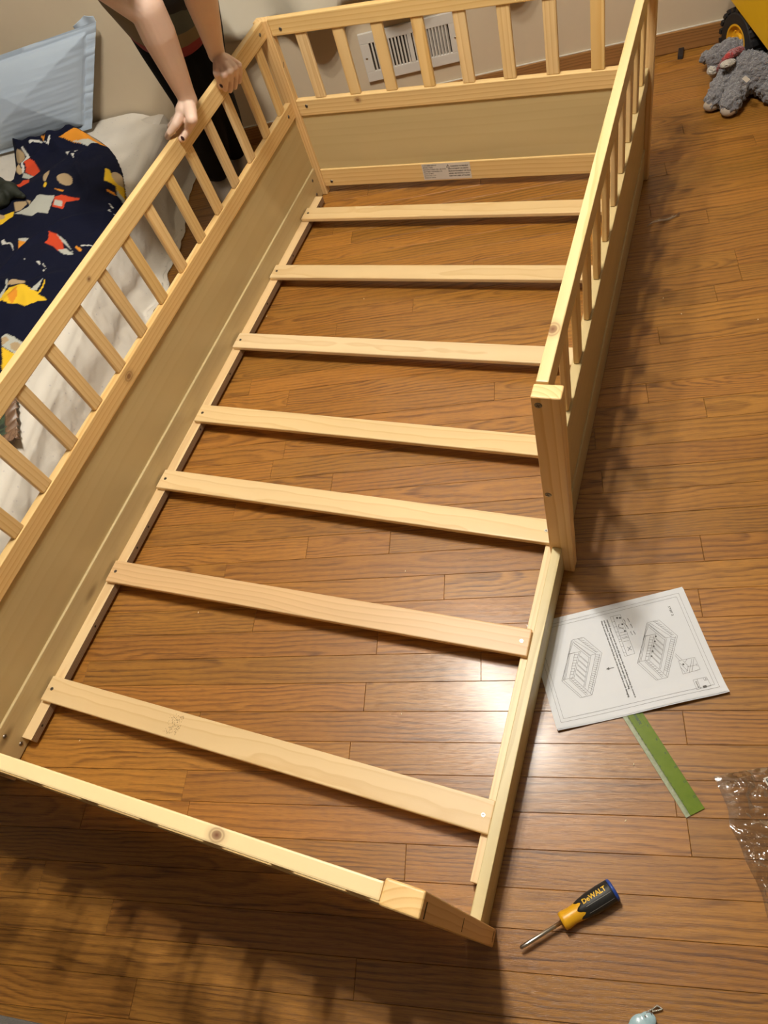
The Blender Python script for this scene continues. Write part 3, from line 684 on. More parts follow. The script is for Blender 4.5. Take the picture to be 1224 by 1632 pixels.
grid_obj('front_film', 110, 150, lambda u, v: bagf(u, v, .002), M['bag'], bag); grid_obj('back_film', 60, 80, lambda u, v: bagf(u, v) * 1.0 * 1 if False else Vector((bagf(u, v).x, bagf(u, v).y, .0012 + .2 * bagf(u, v).z)), M['bag'], bag)
s0 = U(1225, 1242, .02) - bo
o = bmobj('size_sticker', box_bm(.022, .0115, .0004, 0), M['white_print'], bag); o.location = s0 + Vector((.004, 0, .004)); o.rotation_euler = (.05, 0, .62)
bm = bmesh.new(); text_bm('3', .0095, bm, Matrix.Translation((-.0045, .0035, .0004)) @ Matrix.Rotation(math.pi, 4, 'Z'), .0004); q = bmobj('print', bm, M['ink'], o)

# key tag with ball chain at the lower edge
kt = thing('key_tag', 'pale blue glossy key tag with a bead chain at the lower frame edge', 'key tag', U(1024, 1640))
M['tag'] = plain('pale_blue_plastic', (.42, .60, .66), .15, .06, 90, 0, Coat_Weight=.6, Transmission_Weight=.15)
blob('tag_body', [], M['tag'], kt, .0015, 3, ell=[((0, -.003, .006), (.020, .022, .006)), ((.006, .014, .006), (.011, .010, .0055))])
ko = kt.location.copy()
chain_px = [(1028, 1619), (1030, 1614), (1034, 1611), (1039, 1609), (1043, 1606), (1047, 1603), (1051, 1605), (1055, 1608), (1051, 1610), (1046, 1611), (1041, 1612)]
for i in range(len(chain_px) * 2 - 1):
    a = U(*chain_px[i // 2], .004); b = U(*chain_px[min(i // 2 + i % 2, len(chain_px) - 1)], .004); c = (a + b) / 2 - ko
    if i == 0: c.z = .012
    bm = bmesh.new(); bmesh.ops.create_uvsphere(bm, u_segments=10, v_segments=8, radius=.0014); o = bmobj('bead', bm, M['steel'], kt, True); o.location = c
bm = bmesh.new(); tube_bm([Vector((.006 + .004 * math.cos(a / 8 * 6.28), .019 + .0045 * math.sin(a / 8 * 6.28), .009)) for a in range(9)], .0008, 6, bm); bmobj('ring', bm, M['dark_steel'], kt, True)

# small black cap, plastic strip, crumbs
c0, c1_ = U(1086, 76, .006), U(1084, 92, .006)
o = bar('black_cap', c0, c1_, .016, .012, plain('black_plastic', (.02, .02, .022), .3), None, bev=.003); tag(o, 'tiny black plastic cap standing out on the floor near the baseboard', 'peg')
pts = [U(*q, .002 + .002 * (i % 2)) for i, q in enumerate(((1031, 361), (1040, 354), (1052, 351), (1063, 350), (1072, 346), (1083, 341)))]
bm = bmesh.new(); prev = None
for i, p in enumerate(pts):
    wd = .002 + .006 * (i / 5); a = bm.verts.new(p + Vector((0, wd, .001))); b = bm.verts.new(p - Vector((0, wd, -.0005)))
    if prev: bm.faces.new((prev[0], a, b, prev[1]))
    prev = (a, b)
o = bmobj('plastic_strip', bm, M['bag'], None, True); sm_ = o.modifiers.new('s', 'SOLIDIFY'); sm_.thickness = .0004
tag(o, 'thin twisted strip of clear film on the floor right of the bed', 'strip')
M['crumb'] = plain('wood_crumb', (.75, .6, .38), .6)
bm = bmesh.new(); bmesh.ops.create_icosphere(bm, subdivisions=1, radius=.0016); cme = bpy.data.meshes.new('wood_crumb'); bm.to_mesh(cme); bm.free(); cme.materials.append(M['crumb'])
for x, y, lb in ((1057, 475, 'on the bare floor well right of the guard rail'), (1086, 500, 'on the floor right of the fence, lower of two'), (1208, 509, 'at the right frame edge level with the fence post'), (425, 504, 'beside the left ledger between two slats'), (580, 476, 'on the floor under the second gap from the headboard'),
    (316, 976, 'under the second slat from the foot end near the left'), (646, 910, 'between slats near the middle of the bed'), (127, 1180, 'beside the foot end of the left ledger'), (640, 1138, 'on the glossy floor between the two lowest slats'), (1010, 1218, 'left of the green ruler'), (997, 1308, 'on the floor below the green ruler')):
    o = bpy.data.objects.new('wood_crumb', cme); COL.objects.link(o); o.location = U(x, y, .0012); o.scale = (1.6, .7, .6); o.rotation_euler = (0, 0, x)
    tag(o, 'tiny pale crumb ' + lb, 'crumb', 'wood crumbs scattered on the floor')
# grey mat corner at the lower left
mt_ = NT('grey_mat'); tc = mt_.n('ShaderNodeTexCoord').outputs['Object']; f = mt_.noise(tc, 300, 2); mt_.bump(f, .5, .002)
M['mat'] = mt_.out(mt_.mix(f, (.10, .09, .08), (.17, .155, .14)), .9)
a = U(0, 1617); b = U(110, 1640); dm = (b - a).normalized(); nm_ = Vector((dm.y, -dm.x, 0))
o = bar('floor_mat', a - dm * .35 + nm_ * .3, b + dm * -.02 + nm_ * .3, .6, .006, M['mat'], None, bev=.002); o.location.z = .0034
tag(o, 'dark grey floor mat peeking in at the lower left corner', 'mat')

# ================================================================ PLUSH AND TOY TRUCK
def fur(name, c):
    m = NT(name); tc = m.n('ShaderNodeTexCoord').outputs['Object']; f = m.noise(tc, 70, 2, .6, 2.5); m.bump(f, 1.0, .012)
    return m.out(m.mix(f, tuple(x * .55 for x in c), tuple(x * 1.25 for x in c)), .95, Sheen_Weight=.4)
M['fur'] = fur('grey_fur', (.20, .19, .20)); M['cream'] = fur('cream_fur', (.62, .58, .50)); M['redfur'] = fur('red_fur', (.38, .03, .03))
pz = lambda x, y, z: U(x, y, z) 
bo_ = U(1170, 130); plush = thing('plush_toy', 'grey curly plush animal with red scarf and cream paws slumped by the toy truck', 'soft toy', bo_)
R_ = lambda x, y, z: U(x, y, z) - bo_
blob('body', [[(R_(1215, 118, .055), .050), (R_(1190, 112, .06), .047), (R_(1172, 108, .06), .040)],
              [(R_(1232, 130, .04), .038), (R_(1216, 125, .045), .042)], [(R_(1245, 150, .035), .034), (R_(1222, 132, .04), .036)],
              [(R_(1168, 112, .05), .032), (R_(1148, 140, .034), .029), (R_(1138, 160, .027), .025)],
              [(R_(1182, 125, .05), .034), (R_(1172, 148, .036), .031), (R_(1164, 167, .028), .027)]], M['fur'], plush, .003, 2, disp=(.011, .020))
blob('head', [[(R_(1160, 86, .075), .038), (R_(1145, 92, .065), .034)], [(R_(1178, 84, .07), .030), (R_(1165, 82, .075), .034)], [(R_(1124, 91, .05), .0165), (R_(1134, 90, .055), .013)]], M['fur'], plush, .003, 2, disp=(.011, .016))
blob('muzzle', [], M['cream'], plush, .003, 3, ell=[(R_(1136, 112, .045), (.017, .014, .015))], disp=(.008, .004))
blob('ear', [], M['cream'], plush, .003, 3, ell=[(R_(1160, 101, .100), (.024, .012, .010), Matrix.Rotation(.5, 4, 'Z'))], disp=(.008, .003))
blob('scarf', [[(R_(1147, 110, .055), .010), (R_(1156, 95, .105), .010), (R_(1166, 86, .112), .012), (R_(1180, 80, .102), .011)]], M['redfur'], plush, .003, 3, disp=(.008, .003))
M['pad'] = plain('tan_pad', (.40, .33, .26), .8, .08, 80, .2)
for q, r in (((1133, 168, .020), .020), ((1161, 176, .021), .020)):
    o = blob('paw_pad', [], M['pad'], plush, .003, 2, ell=[(R_(*q), (r * 1.05, r * .75, r * .8))])
o = bmobj('care_tag', box_bm(.024, .017, .001, .0003), M['white_print'], plush); o.location = R_(1189, 126, .108); o.rotation_euler = (.5, .2, 1.25)

tk = thing('toy_truck', 'large yellow toy dump truck with black tyres in the far right corner', 'toy truck', (0, 0, 0))
M['tyel'] = plain('truck_yellow', (.62, .36, .01), .3, .04); M['tyre'] = plain('tyre_black', (.012, .012, .013), .55, .2, 150, .2)
axo = Vector((-.83, -.55, 0)).normalized(); tdir = Vector((.55, -.83, 0)).normalized()
wc = U(1191, 64, .080)
RWH = .083
def wheel(c):
    bm = lathe_bm([(-.038, .048), (-.038, .072), (-.030, .082), (.030, .082), (.038, .072), (.038, .048), (.026, .046), (.022, .040)], 48)
    for k in range(22):
        for s in (-1, 1):
            a = (k + (.5 if s > 0 else 0)) / 22 * 2 * math.pi; g = bmesh.ops.create_cube(bm, size=1)['verts']
            bmesh.ops.scale(bm, vec=(.036, .013, .010), verts=g); bmesh.ops.translate(bm, vec=(s * .020, 0, .082), verts=g); bmesh.ops.rotate(bm, verts=g, matrix=Matrix.Rotation(a, 3, 'X'))
    w_ = bmobj('tyre', bm, M['tyre'], tk); mt4 = Matrix.Translation(c) @ Matrix((axo, tdir, Vector((0, 0, 1)))).transposed().to_4x4(); w_.matrix_local = mt4
    bm = lathe_bm([(.015, .047), (.038, .047), (.038, .042), (.026, .037), (.026, .022), (.034, .020), (.034, .008), (.030, .002)], 40)
    for k in range(8):
        a = k / 8 * 2 * math.pi; bmesh.ops.create_cone(bm, cap_ends=True, segments=8, radius1=.003, radius2=.002, depth=.006, matrix=Matrix.Translation((.028, .029 * math.cos(a), .029 * math.sin(a))) @ Matrix.Rotation(math.pi / 2, 4, 'Y'))
    r_ = bmobj('rim', bm, M['yellow'], w_, False)
inn = -axo
back = wc + Vector((0, 0, .0065)); back.z = .0875
wheel(back); wheel(back + inn * .20); wheel(back + tdir * .27); wheel(back + tdir * .27 + inn * .20)
def tbox(name, t0, t1, i0, i1, z0, z1, mat=None, bev=.006, tilt=0):
    o = bmobj(name, box_bm(t1 - t0, i1 - i0, z1 - z0, bev, 3), mat or M['tyel'], tk)
    R3 = Matrix((tdir, inn, tdir.cross(inn))).transposed()
    if R3.determinant() < 0: R3 = Matrix((tdir, inn, -tdir.cross(inn))).transposed()
    c = Vector((back.x, back.y, 0)) + tdir * (t0 + t1) / 2 + inn * (i0 + i1) / 2 + Vector((0, 0, (z0 + z1) / 2))
    o.matrix_local = Matrix.Translation(c) @ R3.to_4x4() @ Matrix.Rotation(tilt, 4, 'Y'); return o
tbox('chassis', -.10, .36, .04, .16, .075, .115, M['blk'])
tbox('dump_bed', -.10, .24, -.045, .235, .158, .30, tilt=.28); tbox('bed_rim', -.085, .27, -.053, .243, .295, .31, tilt=.28)
tbox('cab', .225, .34, -.01, .21, .115, .26); tbox('hood', .34, .41, .01, .19, .115, .19); tbox('window', .25, .32, -.013, .213, .20, .245, M['blk'], .002)
for t in (.415,): tbox('bumper', t, t + .012, 0, .20, .07, .11, M['blk'], .002)

# ================================================================ MATTRESS, BEDDING
ms_ = NT('bed_sheet'); tc = ms_.n('ShaderNodeTexCoord').outputs['Object']; v = ms_.n('ShaderNodeTexVoronoi'); v.inputs['Scale'].default_value = 42; ms_.set(v.inputs['Vector'], tc)
dots = ms_.ramp(v.outputs['Distance'], [(0, (1, 1, 1)), (.09, (1, 1, 1)), (.13, (0, 0, 0))]); f = ms_.noise(tc, 6, 3)
ms_.bump(ms_.noise(tc, 500, 2), .15, .001)
M['sheet'] = ms_.out(ms_.mix(ms_.math('MULTIPLY', dots, .45), ms_.mix(f, (.66, .61, .53), (.72, .67, .59)), (.42, .38, .40)), .85, Sheen_Weight=.2)
MD = -.085; MZ = .200
mat_ = thing('mattress', 'low mattress on the floor under a white dotted fitted sheet', 'mattress', room(-.8, 1.2))
mo = mat_.location.copy()
rbm = rbox('mattress_core', D0 + .01, MD - .012, .02, N1 - .02, .002, MZ - .008, M['white_print'], None, .03); rbm.parent = mat_; rbm.location -= mo
def sheetf(u, v):
    n = .0 + v * (N1 - .012 - .0)
    arc = u * 1.75; topw = (MD - .03) - (D0 + .02)
    fold = mnoise.noise(Vector((n * 7.0, 1.3, 0))) ; fold2 = mnoise.noise(Vector((n * 17, 5.1, u * 2)))
    if arc < topw:
        d = D0 + .02 + arc; z = MZ + .0035 * mnoise.noise(Vector((d * 6 + n * 9, n * 14 - d * 5, 0))) + .002 * abs(mnoise.noise(Vector((d * 30, n * 22, 5)))) + .003
        e = max(0, 1 - (topw - arc) / .25); z += .004 * e * fold
    else:
        s = arc - topw; R0 = .03; q = s / (R0 * math.pi / 2)
        if q < 1:
            a = q * math.pi / 2; d = MD - R0 + R0 * math.sin(a); z = MZ + .003 - R0 * (1 - math.cos(a)) + .004 * fold * (1 - q)
        else:
            t = (s - R0 * math.pi / 2) / (MZ - .03); tt = min(1, t); z = max(.0025, (MZ + .003 - R0) * (1 - tt) + .002)
            far = min(1, max(0, (2.1 - n) / .5)); amp = .013 + .030 * far * (1 - .3 * tt)
            d = MD + tt * .030 * far + .004 + amp * tt ** .7 * (1.0 * fold + .55 * fold2 + .18) + .006 * far * abs(mnoise.noise(Vector((n * 30 + t * 9, t * 4 - n * 11, 8)))) + .012 * math.sin(t * 9 + n * 4 + 5 * mnoise.noise(Vector((n * 2.2, t * 1.5, 3)))) * far * tt
            if t > 1: d += min((t - 1) * .17, .035) + 0; z = .003 + .005 * abs(fold2)
            d = max(d, MD - .004)
            lim = (n * math.tan(TH)) - .02 
            d = min(d, lim)
    z = max(.0025, z * (1 - .38 * max(0, 1 - math.hypot(max(0, MD - d), N1 - n) / .15) ** 1.4)) if z > .01 else z
    return room(d, n, z) - mo
grid_obj('fitted_sheet', 240, 360, sheetf, M['sheet'], mat_)

# pillow, tilted against the wall
M['pillow'] = plain('pale_blue_cotton', (.46, .545, .65), .8, .04, 8, .1, Sheen_Weight=.2)
plw = thing('pillow', 'pale blue pillow with flanged edge leaning on the wall', 'pillow', room(-.55, 2.05, .22)); po = plw.location.copy()
TR, BR = U(158, 44, .485), U(147, 205, .215); BL = U(-60, 262, .215); TL = U(-40, 105, .46)
TR = room(-.162, 2.20, .505); BR = room(-.358, 2.16, .217); BL = room(-.90, 2.13, .212); TL = room(-.74, 2.20, .480)
pn = ((TR - BL).cross(TL - BR)).normalized()
if pn.dot(CAMC - TR) < 0: pn = -pn
def pilf(side_):
    def f(u, v):
        p = BL.lerp(BR, u).lerp(TL.lerp(TR, u), v); eu, ev = min(u, 1 - u), min(v, 1 - v)
        fl = .07; a = max(0, min(1, (min(eu * .75, ev * .42) * 2 - .0) / 1)); inx = max(0, (min(eu / .5, ev / .5)) - .13) / .87
        h = .060 * (max(0, inx) ** .48) if inx > 0 else 0
        wr = .0020 * mnoise.noise(Vector((u * 5, v * 26, 2))) * min(1, h * 30) * (u ** 2 + .3)
        pinch = .012 * math.sin(v * 3.1) * (-1)
        q = p + pn * (side_ * (h + wr) + .012) + Vector((0, 0, 0))
        if inx <= 0 and u > .5: q += pn * .006 * mnoise.noise(Vector((v * 14, u * 3, side_))) 
        return q - po
    return f
grid_obj('front_cover', 110, 90, pilf(1), M['pillow'], plw); grid_obj('back_cover', 70, 60, lambda u, v: pilf(-.3)(u, v), M['pillow'], plw)
# folded upper corner flap
grid_obj('corner_flap', 24, 18, lambda u, v: (TR.lerp(TL, u * .14) + Vector((0, 0, 1)) * (.026 * v * (1 - abs(u - .35))) + pn * (.010 + .006 * math.sin(u * 9) * v) + DV * .0) - po, M['pillow'], plw, thick=.002)

# duvet, navy with printed space pictures
poly_px = [(18, 262), (16, 240), (20, 225), (32, 216), (50, 218), (66, 212), (84, 202), (95, 194), (103, 183), (116, 178), (130, 184), (142, 194), (160, 212), (178, 238), (189, 262), (193, 290), (191, 318), (186, 338), (176, 356), (162, 376), (148, 396), (120, 440), (85, 500), (40, 560), (5, 605), (-60, 700), (-160, 800), (-330, 860), (-560, 700), (-560, 360), (-300, 300), (-60, 300), (12, 285)]
ZB = .235
def zp(py): return ZB + .063 * max(0, min(1, (240 - py) / 62))
def todn2(px, py): return todn(U(px, py, zp(py)))
poly = np.array([todn2(*q) for q in poly_px])
def inside(P, X, Y):
    ins = np.zeros(X.shape, bool); n = len(P)
    for i in range(n):
        x1, y1 = P[i]; x2, y2 = P[(i + 1) % n]
        c = ((y1 > Y) != (y2 > Y)) & (X < (x2 - x1) * (Y - y1) / (y2 - y1 + 1e-12) + x1); ins ^= c
    return ins
def segdist(P, X, Y):
    d = np.full(X.shape, 9.0)
    for i in range(len(P)):
        a = P[i]; b = P[(i + 1) % len(P)]; ab = b - a; t = np.clip(((X - a[0]) * ab[0] + (Y - a[1]) * ab[1]) / (ab @ ab + 1e-12), 0, 1)
        d = np.minimum(d, np.hypot(X - a[0] - t * ab[0], Y - a[1] - t * ab[1]))
    return d
dmin, nmin = max(poly[:, 0].min(), D0 + .03), max(poly[:, 1].min(), .05); dmax, nmax = poly[:, 0].max() + .01, poly[:, 1].max() + .01
st_ = .0032; gu, gv = int((dmax - dmin) / st_), int((nmax - nmin) / st_)
gx = dmin + np.arange(gu) * st_; gy = nmin + np.arange(gv) * st_; X, Y = np.meshgrid(gx, gy)
ins = inside(poly, X, Y) & (X < MD + .055) & (Y < N1 - .03); dist = segdist(poly, X, Y)
def sm(x): x = np.clip(x, 0, 1); return x * x * (3 - 2 * x)
Z = MZ + .006 + .028 * np.sqrt(np.clip(dist / .04, 0, 1)) + .016 * sm(dist / .2)
NA_, NB_ = 1.99, 2.12
rngf = np.random.default_rng(5)
for _ in range(16):                                   # soft creases
    cx, cy, an = rngf.uniform(-.9, -.1), rngf.uniform(.8, 2.1), rngf.uniform(0, 3.14); ln, wd, am = rngf.uniform(.12, .3), rngf.uniform(.012, .03), rngf.uniform(.006, .014)
    a = (X - cx) * np.cos(an) + (Y - cy) * np.sin(an); b = -(X - cx) * np.sin(an) + (Y - cy) * np.cos(an) + .05 * np.sin(a * 12 + cx * 9)
    Z += am * np.exp(-(a / ln) ** 2 - (b / wd) ** 2) * sm(dist / .05)
nz = np.array([[mnoise.noise(Vector((x * 7, y * 7, 0))) + .5 * mnoise.noise(Vector((x * 18, y * 18, 4))) for x in gx[::4]] for y in gy[::4]])
nz = np.repeat(np.repeat(nz, 4, 0), 4, 1)[:gv, :gu]
k_ = np.ones(7) / 7
for ax in (0, 1): nz = np.apply_along_axis(lambda r_: np.convolve(np.pad(r_, 3, mode='edge'), k_, 'valid'), ax, nz)
Z += .009 * nz * sm(dist / .05) + .063 * np.clip((Y - NA_) / (NB_ - NA_), 0, 1) * sm(dist / .05)
Z -= np.clip((X - (MD - .03)) / .06, 0, 1) ** 2 * .06
col = np.zeros((gv, gu, 4), np.float32); col[..., :3] = (.006, .0075, .022); col[..., 3] = 1
orange, gy_, red, tan, yel, wht = (.72, .28, .03), (.47, .48, .43), (.62, .07, .025), (.45, .33, .19), (.78, .50, .03), (.6, .6, .56)
f6 = lambda *p: [(a / 5.564, 170 + b / 5.564) for a, b in p]
f3 = lambda *p: [(a / 7.417, 400 + b / 7.417) for a, b in p]
def ell(cx, cy, rx, ry, an=0, n=18, f=f6):
    return f(*[(cx + rx * math.cos(t) * math.cos(an) - ry * math.sin(t) * math.sin(an), cy + rx * math.cos(t) * math.sin(an) + ry * math.sin(t) * math.cos(an)) for t in [2 * math.pi * i / n for i in range(n)]])
prints = [(orange, f6((525, 275), (650, 150), (720, 145), (845, 175), (845, 200), (790, 215), (720, 290), (620, 285))), (gy_, f6((630, 280), (700, 250), (760, 215), (800, 212), (740, 290))), (tan, ell(760, 145, 40, 22, .4)),
  (tan, ell(180, 450, 52, 36)), (tan, ell(155, 540, 28, 50, -.4)), (wht, f6((215, 405), (235, 400), (275, 460), (215, 510), (195, 590), (185, 560), (205, 490), (245, 460))),
  (red, f6((225, 500), (270, 475), (300, 480), (360, 580), (310, 630), (215, 570))), (gy_, f6((205, 575), (310, 630), (265, 655), (190, 620))), (red, f6((210, 660), (270, 665), (280, 700), (200, 740), (130, 722), (190, 705))),
  (tan, ell(590, 665, 65, 52, .15)), (tan, ell(432, 640, 20, 55, .35)), (yel, ell(420, 722, 16, 22, .3)), (orange, f6((380, 285), (430, 285), (405, 335))),
  (wht, f6((295, 365), (320, 345), (370, 325), (385, 345), (325, 362), (310, 390))), (wht, f6((370, 330), (440, 355), (462, 285), (468, 320), (450, 366), (380, 350))),
  (wht, f6((585, 408), (622, 402), (605, 435))), (wht, f6((635, 425), (662, 422), (652, 455))), (wht, f6((655, 402), (685, 382), (672, 405))), (wht, f6((85, 330), (105, 315), (98, 332))), (wht, f6((115, 325), (132, 310), (128, 326))),
  (yel, f6((920, 525), (950, 530), (990, 600), (1062, 650), (1065, 750), (1000, 700), (1000, 660), (915, 640))), (tan, ell(1020, 585, 45, 62, -.6)), (gy_, f6((1005, 690), (1060, 740), (1050, 770), (1005, 735))), (orange, f6((930, 710), (985, 720), (1000, 742), (935, 730))), (orange, f6((1035, 770), (1065, 760), (1060, 830), (1045, 810))),
  (gy_, f6((130, 955), (260, 900), (340, 800), (370, 798), (420, 808), (500, 805), (470, 880), (440, 970), (350, 955), (300, 995), (200, 960))), (red, f6((500, 815), (560, 800), (710, 812), (705, 830), (590, 850), (565, 920), (475, 905))), (gy_, f6((500, 845), (565, 850), (555, 900), (490, 890))),
  (tan, f6((130, 855), (240, 850), (250, 880), (180, 930), (140, 935))), (tan, f6((240, 835), (285, 850), (270, 880))), (yel, f6((40, 965), (130, 930), (120, 980), (30, 1040), (0, 1055), (0, 1010))), (tan, ell(8, 985, 40, 22)),
  (wht, f6((45, 790), (95, 780), (60, 800))), (wht, f6((20, 810), (35, 785), (38, 812))), (wht, f6((45, 830), (62, 815), (60, 835))),
  (red, f6((400, 1210), (430, 1160), (440, 1115), (500, 1125), (540, 1160), (560, 1250), (640, 1290), (600, 1300), (510, 1275), (480, 1245))), (gy_, f6((500, 1125), (570, 1170), (640, 1280), (610, 1250), (545, 1190))), (gy_, f6((510, 1270), (580, 1250), (640, 1290), (560, 1300))),
  (wht, f6((15, 1200), (40, 1185), (60, 1212), (100, 1210), (130, 1250), (130, 1290), (115, 1250), (90, 1225), (45, 1225), (25, 1230))), (gy_, f6((170, 1180), (265, 1180), (240, 1210), (180, 1205))), (orange, f6((180, 1205), (240, 1210), (220, 1270), (175, 1280))),
  (wht, f6((940, 820), (975, 845), (965, 855))), (wht, f6((945, 870), (955, 890), (940, 890))), (wht, f6((965, 870), (990, 920), (975, 920))), (orange, f6((665, 1215), (710, 1245), (695, 1265), (655, 1235))), (wht, f6((700, 1212), (800, 1180), (800, 1186), (705, 1220))), (orange, f6((490, 745), (575, 758), (570, 772), (520, 760))),
  (wht, f3((435, 135), (480, 135), (480, 180))), (wht, f3((500, 160), (515, 150), (540, 205))), (wht, f3((500, 215), (520, 215), (520, 245))), (wht, f3((300, 115), (315, 108), (315, 128))), (wht, f3((505, 660), (550, 690), (515, 700))),
  (yel, f3((0, 590), (130, 470), (230, 450), (330, 440), (440, 470), (540, 350), (525, 380), (440, 500), (520, 530), (530, 555), (440, 570), (300, 655), (220, 630), (130, 645), (0, 625))), (orange, f3((130, 560), (190, 480), (250, 475), (240, 540), (150, 645))), (tan, f3((120, 440), (180, 385), (310, 370), (330, 420), (200, 440))), (gy_, f3((0, 560), (100, 440), (125, 370), (140, 400), (110, 460), (30, 580), (0, 580))), (gy_, f3((360, 465), (490, 365), (520, 350), (420, 460))),
  (gy_, f3((0, 1000), (60, 960), (140, 985), (260, 1060), (180, 1195), (0, 1100))), (tan, ell(150, 1090, 62, 52, 0, 18, f3)), (tan, f3((0, 1010), (60, 990), (80, 1030), (0, 1090))), (yel, f3((0, 1110), (180, 1200), (100, 1300), (70, 1360), (0, 1390)))]
for c_, pts in prints:
    P_ = np.array([todn(U(x, y, zp(y) + .01)) for x, y in pts]); msk = inside(P_, X, Y); col[msk, :3] = c_
me = bpy.data.meshes.new('duvet'); WX = X * DV.x + Y * NV.x; WY = X * DV.y + Y * NV.y
vid = -np.ones((gv, gu), int); vid[ins] = np.arange(ins.sum()); vv = np.stack([WX[ins], WY[ins], Z[ins]], 1)
q = np.stack([vid[:-1, :-1], vid[:-1, 1:], vid[1:, 1:], vid[1:, :-1]], -1).reshape(-1, 4); q = q[(q >= 0).all(1)]
me.from_pydata(vv.tolist(), [], q.tolist()); me.update()
ca = me.color_attributes.new('print', 'FLOAT_COLOR', 'POINT'); ca.data.foreach_set('color', col[ins].ravel())
md_ = NT('navy_print_cotton'); at = md_.n('ShaderNodeVertexColor'); at.layer_name = 'print'; tc = md_.n('ShaderNodeTexCoord').outputs['Object']; md_.bump(md_.noise(tc, 30, 3), .25, .004)
M['duvet'] = md_.out(at.outputs[0], .9, Specular_IOR_Level=.12)
dv = link('duvet', me, M['duvet'], None, True); sf = dv.modifiers.new('s', 'SOLIDIFY'); sf.thickness = .006; sf.offset = -1
tag(dv, 'navy duvet printed with rockets and planets, bunched on the mattress', 'duvet')
# dark green garment on the duvet
M['camo'] = plain('dark_green_cloth', (.012, .016, .009), .7, .5, 30, .4)
g0 = U(5, 305, .30)
dg = blob('green_garment', [[(U(-60, 300, .27), .045), (U(-10, 300, .275), .04), (U(18, 304, .268), .027), (U(36, 312, .262), .012)], [(U(-50, 330, .27), .04), (U(0, 318, .27), .03)]], M['camo'], None, .006, 4, disp=(.05, .02))
tag(dg, 'very dark green crumpled garment lying on the duvet at the left edge', 'clothing')
# ruffled brown cloth hanging at the mattress edge
mc = NT('brown_satin'); tc = mc.n('ShaderNodeTexCoord').outputs['Object']; M['brown'] = mc.out(mc.mix(mc.noise(tc, 14, 2), (.10, .05, .025), (.24, .14, .08)), .4)
mc = NT('camo_green'); tc = mc.n('ShaderNodeTexCoord').outputs['Object']; M['camog'] = mc.out(mc.ramp(mc.noise(tc, 28, 2), [(.4, (.015, .025, .015)), (.5, (.06, .09, .045)), (.62, (.015, .02, .012))]), .8)
cc = U(-22, 672, .235); rc_ = thing('ruffled_cloth', 'small dark green cloth with ruffled brown satin border on the mattress edge', 'cloth', cc)
ax_ = (U(33, 690, .225) - U(31, 648, .225)).normalized(); ay_ = Vector((ax_.y, -ax_.x, 0)); 
if ay_.dot(cc - U(33, 670, .225)) < 0: ay_ = -ay_
cor = U(31, 700, .225)
def ruf(u, v, side_):
    if side_ == 0: p = cor - ax_ * (u * .26) + ay_ * (v * .034)
    else: p = cor + ay_ * (u * .26) - ax_ * (v * .034)
    h = .004 + .010 * abs(math.sin(u * 38 + math.sin(u * 9) * 2 + v * 2)) * (1.15 - v) + .006 * v
    return Vector((p.x, p.y, .218 + h)) - cc
grid_obj('ruffle', 130, 10, lambda u, v: ruf(u, v, 0), M['brown'], rc_, thick=.001); grid_obj('ruffle', 130, 10, lambda u, v: ruf(u, v, 1), M['brown'], rc_, thick=.001)
grid_obj('centre_cloth', 30, 30, lambda u, v: (cor - ax_ * (.03 + u * .20) + ay_ * (.03 + v * .20)).xy.to_3d() + Vector((0, 0, .228 + .004 * math.sin(u * 11) * math.sin(v * 9))) - cc, M['camog'], rc_, thick=.004)

# ================================================================ PERSON
per = thing('person', 'person in striped t-shirt and black leggings leaning over and gripping the bed rail', 'person', (0, 0, 0))
sk = NT('skin'); tc = sk.n('ShaderNodeTexCoord').outputs['Object']; f = sk.noise(tc, 22, 3); sk.bump(sk.noise(tc, 180, 3), .15, .001)
M['skin'] = sk.out(sk.mix(f, (.73, .50, .385), (.80, .58, .46)), .5, Subsurface_Weight=.12, Subsurface_Radius=(.02, .008, .004), Subsurface_Scale=.3)
hipC = U(254, -34, .67); shM = Vector((0.0, 1.50, 1.0)); lat = Vector((.8, .6, 0))
shA, shB = shM - lat * .165, shM + lat * .165
wrA = U(300, 160, .572); elA = U(234, 14, .775); wrB = U(345, 86, .572); mB = U(322, 4, .715); elB = wrB + (mB - wrB) * 1.42
footA, footB = U(358, 300, .0), U(384, 262, .0); kneeA, kneeB = U(308, 150, .42), U(330, 132, .42)
hipA, hipB = hipC - lat * .06, hipC + lat * .06
neck = shM + Vector((.05, -.07, .05)); head = neck + Vector((.075, -.10, .055))
chains = [
    [(hipC, .100), ((hipC * .55 + shM * .45), .105), (shM * .8 + hipC * .2, .118), (shM, .09)],
    [(shA, .055), (shM, .075), (shB, .055)], [(shM, .06), (neck, .048), (head, .05)],
    [(shA, .050), (shA.lerp(elA, .5), .042), (elA, .0375), (elA.lerp(wrA, .25), .0380), (elA.lerp(wrA, .6), .030), (elA.lerp(wrA, .9), .0225), (wrA, .0215)],
    [(shB, .050), (shB.lerp(elB, .5), .042), (elB, .0370), (elB.lerp(wrB, .25), .0370), (elB.lerp(wrB, .6), .029), (elB.lerp(wrB, .9), .0225), (wrB, .0215)],
    [(hipA, .085), (kneeA, .052), (kneeA.lerp(footA, .3), .048), (footA + Vector((0, 0, .09)), .033), (footA + Vector((0, 0, .045)), .033)],
    [(hipB, .085), (kneeB, .052), (kneeB.lerp(footB, .3), .048), (footB + Vector((0, 0, .09)), .033), (footB + Vector((0, 0, .045)), .033)]]
fw = Vector((.6, -.8, 0))
for ft in (footA, footB): chains.append([(ft + Vector((0, 0, .030)) - fw * .04, .028), (ft + Vector((0, 0, .028)) + fw * .05, .028), (ft + fw * .12 + Vector((0, 0, .019)), .018)])
